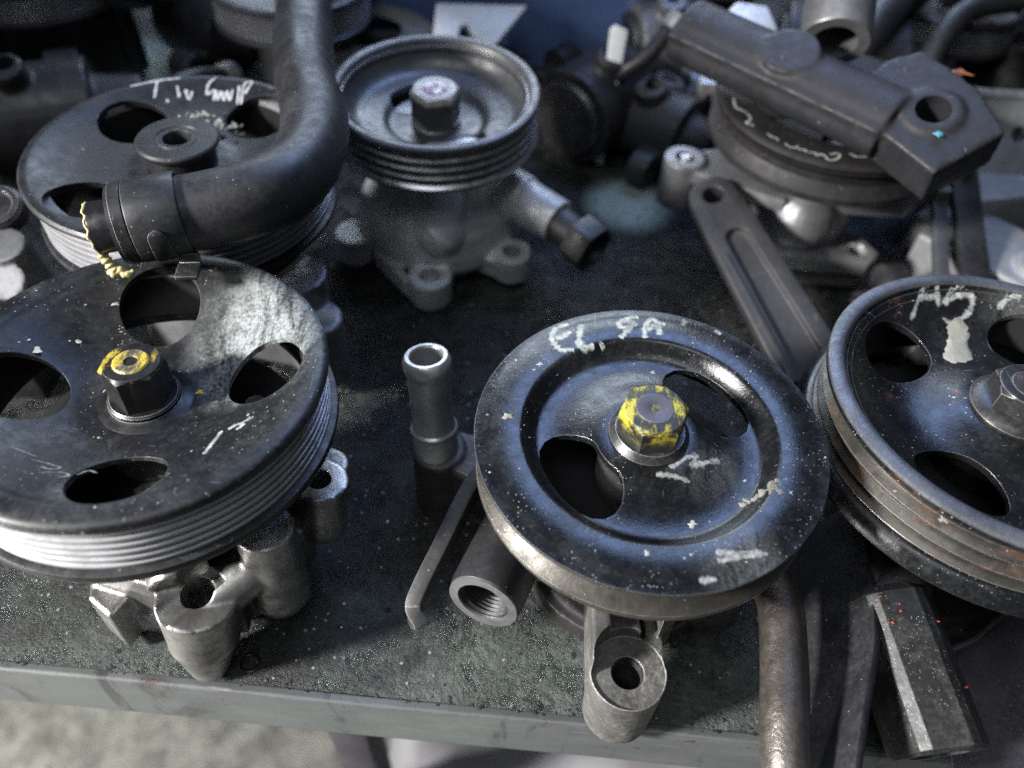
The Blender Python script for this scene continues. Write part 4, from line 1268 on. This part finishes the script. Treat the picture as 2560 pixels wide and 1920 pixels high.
# ================================================================== heavy cast bracket lying on the right rear pump
def cast_bracket():
    o = Vector((18.5, 37.0, 10.6))
    p = empty('cast_bracket', o)
    tag(p, 'heavy dark cast bracket with bored square end and open tube, lying over the chalked pulley', 'bracket')
    b = MB()
    dirv = Vector((-7.4, 6.3, 0.4)).normalized()
    # square end block, tilted to the viewer
    ux = Vector((0.82, 0.50, 0.18)).normalized()
    nz = Vector((-0.22, -0.30, 0.93)).normalized()
    uy = nz.cross(ux).normalized()
    ux = uy.cross(nz).normalized()
    Mx = Matrix((ux, uy, nz)).transposed()
    c = Vector((19.0, 35.6, 12.4)) - o
    b.prism([(-2.3, -3.3), (1.6, -3.5), (2.5, -1.0), (2.4, 2.6), (0.6, 3.3), (-2.6, 2.6)], -1.3, 0.9, Mx, c)
    a0 = Vector((17.9, 35.4, 12.0)) - o
    a1 = a0 + dirv * 12.5
    sx = dirv.cross(nz).normalized()
    b.sweep([a0, a1], [(1.9 * math.cos(2 * math.pi * k / 28), 1.45 * math.sin(2 * math.pi * k / 28)) for k in range(28)], tuple(nz))
    b.sweep([a0 + nz * 0.5 - sx * 1.15, a1 + nz * 0.5 - sx * 1.15], [(-0.5, -0.6), (0.5, -0.6), (0.5, 0.6), (-0.5, 0.6)], tuple(nz))
    cut = MB().cyl(c + Mx @ Vector((0.0, -0.6, -3)), c + Mx @ Vector((0.0, -0.6, 3)), 0.82)
    b.lathe([(0.7, 0.5), (1.45, 0.5), (1.4, 1.06), (1.3, 1.12), (0.7, 1.12)], 40, c + Mx @ Vector((0.0, -0.6, 0)), c + Mx @ Vector((0.0, -0.6, 1)))
    b.sweep([a0 + nz * 0.5 + sx * 1.15, a1 + nz * 0.5 + sx * 1.15], [(-0.45, -0.5), (0.45, -0.5), (0.3, 0.4), (-0.3, 0.4)], tuple(nz))
    b.cyl(a0 + dirv * 6.2 - nz * 2.0 + sx * 0.3, a0 + dirv * 6.2 + nz * 1.5 + sx * 0.3, 1.5)
    body = build('bracket_body', b, M['bracket_iron'], p, remesh=0.12, smooth=10, cuts=[cut])
    build('blue_paint_dab', flakes([(c.x - 0.05, c.y - 2.35, 0.2), (c.x + 0.15, c.y - 2.2, 0.15)], lambda x, y: (c + Mx @ Vector((0, -2.2, 0.9))).z - 0.02), M['teal'], body)
    build('orange_paint_tip', flakes([(21.6 - o.x, 38.6 - o.y, 0.45)], lambda x, y: 2.75), M['orange_tip'], body)
    t0, t1 = Vector((15.7, 40.8, 13.5)) - o, Vector((16.9, 47.0, 16.6)) - o
    tb = MB().lathe([(1.15, 0.0), (1.72, 0.0), (1.78, 0.08), (1.78, 6.6), (1.15, 6.6)], 48, t0, t1)
    build('open_tube', tb, M['alu_soft'], p)
    build('tube_floor', MB().cyl(t0 + (t1 - t0) * 0.3, t0 + (t1 - t0) * 0.32, 1.2), M['dark_bore'], p)


cast_bracket()


# ================================================================== slotted adjuster arm between the right-hand pumps
def slotted_arm():
    p = empty('adjuster_arm', (13.6, 31.5, 2.6))
    tag(p, 'long grey adjuster arm with eye hole and recessed channel, leaning behind the yellow nut pump', 'bracket')
    o = Vector((13.6, 31.5, 2.6))
    a, b = Vector((10.9, 37.9, 5.4)) - o, Vector((15.3, 26.6, 3.0)) - o
    d = (b - a).normalized()
    up = Vector((-0.25, -0.2, 0.95))
    s = d.cross(up).normalized()
    up = s.cross(d).normalized()
    L = (b - a).length
    Mx = Matrix((s, d, up)).transposed()
    out = []
    for k in range(13):
        t = math.pi + math.pi * k / 12
        out.append((1.35 * math.cos(t), 1.35 * math.sin(t)))
    out += [(1.5, 2.5), (1.75, L), (-1.75, L), (-1.5, 2.5)]
    arm = MB().prism(out, -0.45, 0.45, Mx, a)
    slot = []
    for k in range(13):
        t = math.pi + math.pi * k / 12
        slot.append((0.62 * math.cos(t) + 0.0, 3.2 + 0.62 * math.sin(t)))
    slot += [(0.85, L + 1), (-0.85, L + 1)]
    cuts = [MB().cyl(a - up * 2, a + up * 2, 0.58), MB().prism(slot, 0.08, 2.0, Mx, a)]
    body = build('arm_body', arm, M['arm_grey'], p, cuts=cuts, bevel=(0.1, 3))
    rib = MB().sweep([a + d * 4 + s * 1.15 + up * 0.4, b + s * 1.25 + up * 0.4], [(-0.2, -0.1), (0.2, -0.1), (0.16, 0.2), (-0.16, 0.2)], tuple(up))
    build('arm_rib', rib, M['arm_grey'], body, bevel=(0.06, 2))


slotted_arm()


# ================================================================== clutter further back and at the sides
def holed_plate():
    p = empty('holed_plate', (28.5, 45.5, 5))
    tag(p, 'pale aluminium plate drilled with holes behind the bored bracket end', 'plate')
    o = Vector((28.5, 45.5, 5))
    Mx = Matrix.Rotation(math.radians(52), 3, 'X')
    pl = MB().prism([(-4.5, -3.2), (7, -4.0), (7, 3.2), (-2.8, 3.6), (-4.5, 2.0)], -0.35, 0.35, Mx)
    cuts = [MB().cyl(Mx @ Vector((x, y, -2)), Mx @ Vector((x, y, 2)), r) for x, y, r in ((-1.4, -0.4, 0.38), (-2.0, 2.3, 0.55), (2.8, 1.2, 0.5))]
    build('plate_body', pl, M['block_grey'], p, cuts=cuts, bevel=(0.08, 2))
    build('top_edge', MB().box(Mx @ Vector((2.2, 3.55, 0.25)), (9.0, 0.5, 0.9), M=Mx), M['alu_bright'], p, bevel=(0.1, 2))
    build('leaning_foot', MB().box((2, 2.2, -2.4), (6, 1.2, 5.0)), M['iron_dark'], p, bevel=(0.1, 2))


holed_plate()


def grey_block(name, loc, size, rz, label, mat, tiltx=0.0):
    p = empty(name, loc)
    tag(p, label, 'casting')
    sx, sy, sz = size
    R = Matrix.Rotation(rz, 3, 'Z') @ Matrix.Rotation(tiltx, 3, 'X')
    b = MB().box((0, 0, sz / 2), size, M=R)
    b.cyl(R @ Vector((sx * 0.32, -sy * 0.1, 0)), R @ Vector((sx * 0.32, -sy * 0.1, sz * 1.15)), sy * 0.28)
    b.box(R @ Vector((-sx * 0.3, sy * 0.2, sz * 0.4)), (sx * 0.7, sy * 0.5, sz * 0.9), M=R)
    build('block_body', b, mat, p, remesh=0.14, smooth=4, cuts=[MB().cyl(R @ Vector((sx * 0.32, -sy * 0.1, 0.5)), R @ Vector((sx * 0.32, -sy * 0.1, sz * 2)), sy * 0.15)])
    return p


grey_block('aluminium_casting', (31.0, 44.0, 0), (6.5, 4.0, 4.2), 0.25, 'pale grey casting against the photo edge, below the drilled plate', M['block_grey'])
grey_block('aluminium_casting', (28.9, 38.2, 0), (8.0, 5.5, 3.2), -0.75, 'broad light grey casting right of the blue-lit bar', M['block_grey'])


def flat_bar(name, a, b, w, t, mat, label, cat='bar', up=(0, 0, 1)):
    p = empty(name, a)
    tag(p, label, cat)
    A, B = Vector((0, 0, 0)), Vector(b) - Vector(a)
    mid = [A.lerp(B, k / 8) + Vector((0, 0, 0.06 * math.sin(k))) for k in range(9)]
    build('bar_body', MB().sweep(mid, [(-w / 2, -t / 2), (w / 2, -t / 2), (w / 2, t / 2), (-w / 2, t / 2)], up), mat, p, bevel=(0.06, 2))
    d = (B - A).normalized()
    build('bar_bolt', MB().cyl(B - d * 0.9 + Vector((0, 0, t * 0.4)), B - d * 0.9 + Vector((0, 0, t * 0.5 + 0.5)), 0.5, seg=6), mat, p)
    return p


flat_bar('steel_bar', (24.0, 31.0, 1.2), (24.6, 40.5, 5.6), 0.8, 0.5, M['black_b'], 'narrow glossy bar catching blue light behind the A5 pulley')
flat_bar('steel_bar', (26.4, 31.0, 1.0), (26.2, 42.0, 6.2), 1.6, 0.6, M['iron_dark'], 'dull dark bar standing beside the glossy narrow bar')


def fitting_left():
    p = empty('pipe_fitting', (-24.4, 29.0, 0))
    tag(p, 'silver pipe fitting with round bolt head at the photo edge left of the ribbed pulley', 'fitting')
    b = MB().cyl((-0.4, 0.6, 0.3), (0.2, -1.4, 7.6), 1.2, 1.0).cyl((0.1, -0.8, 4.2), (0.5, -2.8, 6.6), 0.95)
    build('fitting_body', b, M['alu_soft'], p, remesh=0.09, smooth=3)
    build('bolt_head', MB().lathe([(0, 0), (1.15, 0), (1.2, 0.15), (1.2, 0.8), (1.05, 0.95), (0.8, 0.95), (0.75, 0.85), (0, 0.8)], 40, (-0.6, 0.6, 7.7), (-0.5, 0.1, 9.0), ring=False), M['nut'], p)
    hx = MB().cyl((-0.8, -3.8, 2.6), (-0.3, -4.6, 5.6), 1.4, 1.4, 6)
    build('hexagonal_end', hx, M['alu_soft'], p, bevel=(0.1, 2))
    build('support_block', MB().box((-0.7, -2.6, 1.4), (2.6, 3.8, 2.8)), M['iron_dark'], p, bevel=(0.15, 2))


fitting_left()


def small_pump(loc, h, R, rz, label, pmat, bmat, band=None, tilt=(0, 0)):
    p = empty('steering_pump', loc, tilt, rz)
    tag(p, label, 'pump', 'steering pumps on the bench')
    top = smooth_profile([(0, -0.9), (R * 0.3, -0.9), (R * 0.6, -0.8), (R * 0.82, -0.5), (R * 0.88, -0.1)], 3) + [(R * 0.9, 0), (R * 0.96, 0), (R, -0.12), (R, -0.3)]
    under = [(R * 0.93, -0.4), (R * 0.85, -0.9), (R * 0.5, -1.2), (0, -1.3)]
    holes = [round_hole(R * 0.55 * math.cos(a), R * 0.55 * math.sin(a), R * 0.2) for a in (0.6, 2.7, 4.8)]
    pulley(p, h, top, under, holes, pmat, ribs(R * 0.97, R * 0.92, -0.4, -2.1, 5, R * 0.85), band or M['ribs'],
           [(R * 0.85, -2.1), (R * 0.98, -2.12), (R, -2.2), (R, -2.4), (R * 0.85, -2.45)], pmat, seg=96)
    nut(p, (0, 0, h - 0.9), 1.9, 1.3, 1.2, 0.3, M['nut'], 0.6, 0.03, M['nut'])
    b = MB().cyl((0, 0, 0.02), (0, 0, h - 3.2), R * 0.62, R * 0.52).cyl((0, 0, 2), (0, 0, h - 1), 1.6).cyl((R * 0.5, -R * 0.5, 0.5), (R * 0.5, -R * 0.5, h - 3.4), 1.3)
    build('pump_body', b, bmat, p, remesh=0.14, smooth=4)
    return p


small_pump((-16.8, 54.5, 0), 9.5, 5.4, 0.3, 'pump with bright ribbed pulley peeking out behind the upright hose', M['black_b'], M['alu_soft'])
small_pump((-36.0, 57.0, 0), 9.0, 6.4, 1.0, 'dark pump at the rear corner behind the lettered pulley', M['black_f'], M['iron_dark'], M['ribs_dark'])


def lying_pump(name, loc, rz, label, mat, L=9.0, r=3.2):
    """A pump body on its side: stepped cylinder, ears, outlet stub."""
    p = empty(name, loc, rz=rz)
    tag(p, label, 'pump', 'pump bodies without pulley')
    b = MB().cyl((-L / 2, 0, r), (L * 0.2, 0, r), r).cyl((L * 0.15, 0, r), (L / 2, 0, r), r * 0.7, r * 0.55).cyl((L * 0.3, 0, r), (L * 0.7, 0, r), 0.7)
    b.cyl((-L * 0.1, -r * 1.35, r * 0.5), (L * 0.12, -r * 1.35, r * 0.5), 1.2).box((0, -r * 0.8, r * 0.55), (1.6, r * 1.2, 1.4))
    b.cyl((-L * 0.1, r * 1.3, r * 1.3), (L * 0.12, r * 1.3, r * 1.3), 1.2).box((0, r * 0.8, r * 1.2), (1.6, r * 1.2, 1.4))
    b.cyl((-L * 0.2, 0, r), (-L * 0.22, -r * 0.4, r * 2.25), 1.1)
    body = build('pump_body', b, mat, p, remesh=0.15, smooth=4,
                 cuts=[MB().cyl((-L, -r * 1.35, r * 0.5), (L, -r * 1.35, r * 0.5), 0.5), MB().cyl((-L * 0.2, -r * 0.2, r * 1.4), (-L * 0.22, -r * 0.45, r * 3), 0.6)])
    build('end_cap', MB().lathe([(0, 0), (r * 0.75, 0), (r * 0.8, 0.2), (r * 0.8, 0.5), (0, 0.5)], 40, (-L / 2 - 0.45, 0, r), (-L / 2, 0, r), ring=False), M['nut'], p)
    return p


lying_pump('pump_body_casting', (-30.5, 46.0, 0), 0.4, 'black pump casting on its side behind the matt lettered pulley', M['iron_dark'], 10, 3.4)
lying_pump('pump_body_casting', (-24.5, 60.5, 0), -0.5, 'dark pump casting near the yellow scrap at the rear', M['iron_dark'], 9, 3.2)
lying_pump('pump_body_casting', (8.6, 54.0, 0), 1.9, 'small worn aluminium pump casting behind the blue tub corner', M['alu_soft'], 7, 2.2)
lying_pump('pump_body_casting', (11.0, 58.5, 2.0), 0.3, 'shiny ribbed aluminium casting at the rear beside the big bracket', M['alu_soft'], 8, 3.0)
lying_pump('pump_body_casting', (24.0, 56.0, 0), -0.2, 'black pump casting behind the open bracket tube', M['iron_dark'], 12, 4.4)
lying_pump('pump_body_casting', (40.0, 58.0, 0), 0.5, 'black pump casting in the far corner above the drilled plate', M['iron_dark'], 11, 4.2)
lying_pump('pump_body_casting', (-43.0, 47.0, 0), 1.1, 'black pump casting half outside the picture beside the rear bench patch', M['iron_dark'], 10, 3.6)


def backdrop():
    p = empty('haze_backdrop', (-3.5, 64.0, 0))  # box added to stand in for the blue haze behind the pulley
    tag(p, 'added blue haze tub standing behind the deep-bowl pulley', 'backdrop')
    out = []
    w, d, r = 13.0, 6.0, 2.5
    for cx, cy, a0 in ((w - r, d - r, 0), (-w + r, d - r, 90), (-w + r, -d + r, 180), (w - r, -d + r, 270)):
        for k in range(7):
            a = math.radians(a0 + 15 * k)
            out.append((cx + r * math.cos(a), cy + r * math.sin(a)))
    n = len(out)
    vs, rows = [], [(0.90, 0.0), (1.0, 13.0), (1.04, 13.2), (1.04, 14.0), (0.97, 14.0), (0.87, 0.5)]
    for k, z in rows:
        vs += [(x * k, y * k, z) for x, y in out]
    fs = [(j * n + i, j * n + (i + 1) % n, (j + 1) * n + (i + 1) % n, (j + 1) * n + i) for j in range(5) for i in range(n)] + [tuple(range(n - 1, -1, -1)), tuple(range(5 * n, 6 * n))]
    build('backdrop_wall', MB().add(vs, fs), M['haze_blue'], p, sharp=50)
    build('rim_rail', MB().sweep([(-9, -6.4, 11.5), (0, -6.45, 11.5), (9, -6.4, 11.5)], [(-0.2, -0.3), (0.2, -0.3), (0.2, 0.3), (-0.2, 0.3)]), M['haze_blue'], p, bevel=(0.1, 2))


backdrop()


def cover_plate():
    p = empty('cover_plate', (-11.6, 55.0, 6.0))
    tag(p, 'thin silver lens-shaped cover plate leaning on the tub beside the hose', 'plate')
    Mx = Matrix.Rotation(0.2, 3, 'Z') @ Matrix.Rotation(math.radians(14), 3, 'X')
    out = [(4.4 * math.cos(2 * math.pi * k / 48), 3.0 * math.sin(2 * math.pi * k / 48) * (1.0 - 0.25 * math.cos(2 * math.pi * k / 48))) for k in range(48)]
    inn = [(-0.5 + 2.7 * math.cos(2 * math.pi * k / 40), 1.7 * math.sin(2 * math.pi * k / 40)) for k in range(40)]
    build('plate_body', MB().prism(out, -0.12, 0.12, Mx), M['block_grey'], p, cuts=[MB().prism(inn, -2, 2, Mx)], bevel=(0.04, 2))
    build('plate_prop', MB().box((0, 0.6, -3.1), (5.5, 1.0, 5.8)), M['iron_dark'], p, bevel=(0.1, 2))


cover_plate()


def scrap(name, loc, outline, th, tilt, mat, label, rz=0.0, cat='scrap'):
    Mx = Matrix.Rotation(rz, 3, 'Z') @ Matrix.Rotation(tilt, 3, 'X')
    o = build(name, MB().prism(outline, -th / 2, th / 2, Mx), mat, loc=loc, bevel=(min(0.05, th * 0.3), 2))
    tag(o, label, cat)
    return o


scrap('white_bracket', (-4.0, 54.5, 7.0), [(-3.0, -1.5), (-1.3, -1.5), (-1.2, -0.2), (-0.7, 0.0), (-0.3, -0.9), (1.2, -1.9), (3.4, 1.9), (-3.0, 1.6)], 0.5, math.radians(24), M['plastic_white'],
      'bright white notched bracket behind the deep-bowl pulley', cat='bracket')
scrap('plastic_sliver', (5.3, 50.2, 7.2), [(-0.3, -7.2), (0.25, -7.2), (0.75, 2.0), (-0.1, 2.3), (-0.4, 2.0)], 0.3, math.radians(82), M['plastic_white'], 'upright narrow white sliver right of the blue tub', cat='sliver')
scrap('paper_scrap', (-24.1, 61.5, 0.95), [(-0.6, -0.9), (0.7, -1.0), (0.8, 0.2), (-0.2, 1.1), (-0.7, 0.5)], 0.12, math.radians(50), M['plastic_white'], 'small white scrap beside the ribbed rear pulley')
scrap('paper_scrap', (-27.6, 60.9, 1.05), [(-0.5, -1.1), (0.7, -1.0), (0.6, 0.3), (0.1, 1.4), (-0.3, 0.9)], 0.12, math.radians(55), M['sealant'], 'small yellow scrap among the dark rear castings')


def hex_bolt():
    p = empty('hexagonal_bolt', (13.2, 49.0, 9.6))
    tag(p, 'large silver hexagonal bolt head above the long bracket arm', 'bolt')
    build('bolt_head', MB().cyl((0, 0, 0), (-0.15, -0.7, 1.3), 2.0, 1.9, 6), M['alu_pale'], p, bevel=(0.2, 3))
    build('bolt_shank', MB().cyl((0, 0, 0.1), (1.1, 4.2, -9.0), 1.1), M['alu_soft'], p)


hex_bolt()


def clevis():
    p = empty('clevis', (12.8, 52.0, 0))
    tag(p, 'small pale fork-shaped clevis standing behind the long bracket arm', 'clevis')
    b = MB().box((0, 0, 5.1), (2.2, 1.2, 0.9)).box((-0.8, 0, 2.5), (0.6, 1.2, 5.0)).box((0.75, 0, 2.5), (0.75, 1.2, 5.0))
    build('clevis_body', b, M['alu_bright'], p, remesh=0.09, smooth=2)
    build('clevis_pin', MB().cyl((-1.3, 0, 2.4), (1.4, 0, 2.4), 0.3), M['nut'], p)


clevis()


def reservoir():
    p = empty('oil_reservoir', (-36.0, 57.0, 9.0))
    tag(p, 'long black oil reservoir lying across the rear left castings', 'reservoir')
    pr = [(0, 0), (2.6, 0), (3.3, 0.4), (3.5, 1.0), (3.5, 9.0), (3.62, 9.1), (3.62, 9.7), (3.5, 9.8), (3.5, 17.5), (3.1, 18.4), (2.0, 18.8), (0, 18.8)]
    b = build('reservoir_body', MB().lathe(pr, 48, (-10, -1.0, 0), (10, 0.6, 0.3), ring=False), M['rubber'], p, sharp=50)
    build('filler_cap', MB().lathe([(0, 0), (1.6, 0), (1.6, 1.0), (1.4, 1.2), (0, 1.2)], 32, (2, -0.6, 3.2), (2, -0.8, 5), ring=False), M['iron_dark'], b)
    build('rest_block', MB().box((-2, 0, -6.2), (14, 3, 5.6)), M['iron_dark'], p, bevel=(0.15, 2))


reservoir()
lying_pump('pump_body_casting', (5.6, 53.0, 0), 0.9, 'black pump casting just behind the capped outlet of the deep-bowl pump', M['iron_dark'], 9, 3.3)
lying_pump('pump_body_casting', (10.0, 50.0, 0), -0.6, 'dark pump casting between the threaded ear and the deep-bowl pump', M['arm_grey'], 7, 2.6)


def bent_pipe(pts, r, mat, label, flare=True, name='steel_pipe', cat='pipe'):
    """Bent tube with a sleeve nut at one end and a flared mouth at the other."""
    o = Vector(pts[0])
    p = empty(name, o)
    tag(p, label, cat)
    path = [v - o for v in smooth_path(pts, 8)]
    build('pipe_run', MB().tube(path, r, 20), mat, p, sharp=60)
    d0 = (path[2] - path[0]).normalized()
    build('sleeve_nut', MB().cyl(path[0] - d0 * 0.3, path[0] + d0 * 1.5, r * 1.7, r * 1.7, 6), M['nut'], p, bevel=(0.08, 2))
    d1 = (path[-1] - path[-3]).normalized()
    build('flared_end', MB().lathe([(r * 0.7, -0.9), (r * 1.25, -0.9), (r * 1.45, -0.3), (r * 1.45, 0.1), (r * 0.8, 0.1)], 24, path[-1], path[-1] + d1), M['zinc'] if flare else mat, p)


bent_pipe([(2.6, 57.5, 0.9), (1.4, 55.0, 3.2), (3.2, 51.5, 4.6), (7.0, 50.2, 7.2), (9.4, 52.0, 9.4)], 0.55, M['iron_dark'], 'thin dark bent pipe rising right of the blue tub')
bent_pipe([(-27.0, 43.0, 0.8), (-25.5, 45.0, 4.0), (-23.0, 48.0, 5.0), (-21.5, 52.0, 3.5)], 0.7, M['iron_dark'], 'dark bent pipe behind the lettered pulley below the yellow scrap')
bent_pipe([(30.0, 50.5, 1.0), (27.0, 52.0, 6.0), (29.0, 55.0, 9.6), (34.0, 56.5, 10.5)], 0.8, M['iron_dark'], 'dark curved pipe above the drilled plate')
bent_pipe([(19.5, 49.5, 1.0), (20.5, 50.5, 6.0), (22.5, 53.0, 9.0), (26.0, 58.0, 10.0)], 1.2, M['rubber'], 'thick black hose behind the open bracket tube', False, 'rubber_hose', 'hose')
small_pump((30.5, 60.0, 0), 9.0, 5.2, 0.4, 'dark pulley pump in the far corner above the pale plate edge', M['black_f'], M['iron_dark'], M['ribs_dark'])
small_pump((13.5, 63.5, 0), 10.5, 4.8, 1.4, 'dark pulley pump at the rear beyond the big hexagonal bolt', M['black_f'], M['iron_dark'], M['ribs_dark'])
lying_pump('pump_body_casting', (22.0, 32.5, 0), 0.2, 'small black casting in the gap behind the chalked A5 pulley', M['iron_dark'], 6, 1.9)


def bench_zf(x, y):
    return 0.0


random.seed(33)
crumbs, chips = [], []
for k in range(620):
    x = random.uniform(-24, 20)
    y = random.expovariate(1 / 1.3)
    if y < 7:
        crumbs.append((x, y + 0.12, random.uniform(0.015, 0.07) * (1.4 if y < 0.6 else 1.0)))
for k in range(150):
    chips.append((random.uniform(-24, 20), random.uniform(0.2, 9), random.uniform(0.012, 0.045)))
o = build('grime_crumbs', flakes(crumbs, lambda x, y: 0.0), M['iron_dark'], bench)
o['kind'] = 'stuff'
o = build('metal_chips', flakes(chips, lambda x, y: 0.0), M['alu_bright'], bench)
o['kind'] = 'stuff'
rg = MB()
for cx, cy, r, w in ((-9.95, 1.15, 0.36, 0.07),):
    n = 40
    pts = [(cx + r * math.cos(2 * math.pi * k / n), cy + r * math.sin(2 * math.pi * k / n)) for k in range(n)]
    rg.lathe([(r - w, 0.002), (r - w * 0.4, 0.03), (r + w * 0.4, 0.03), (r + w, 0.002)], 48, (cx, cy, 0))
o = build('grease_rings', rg, M['dark_bore'], bench)
o['kind'] = 'stuff'

lying_pump('pump_body_casting', (-4.0, 55.6, 0), 0.15, 'dark casting under the white notched bracket', M['iron_dark'], 8, 2.75)
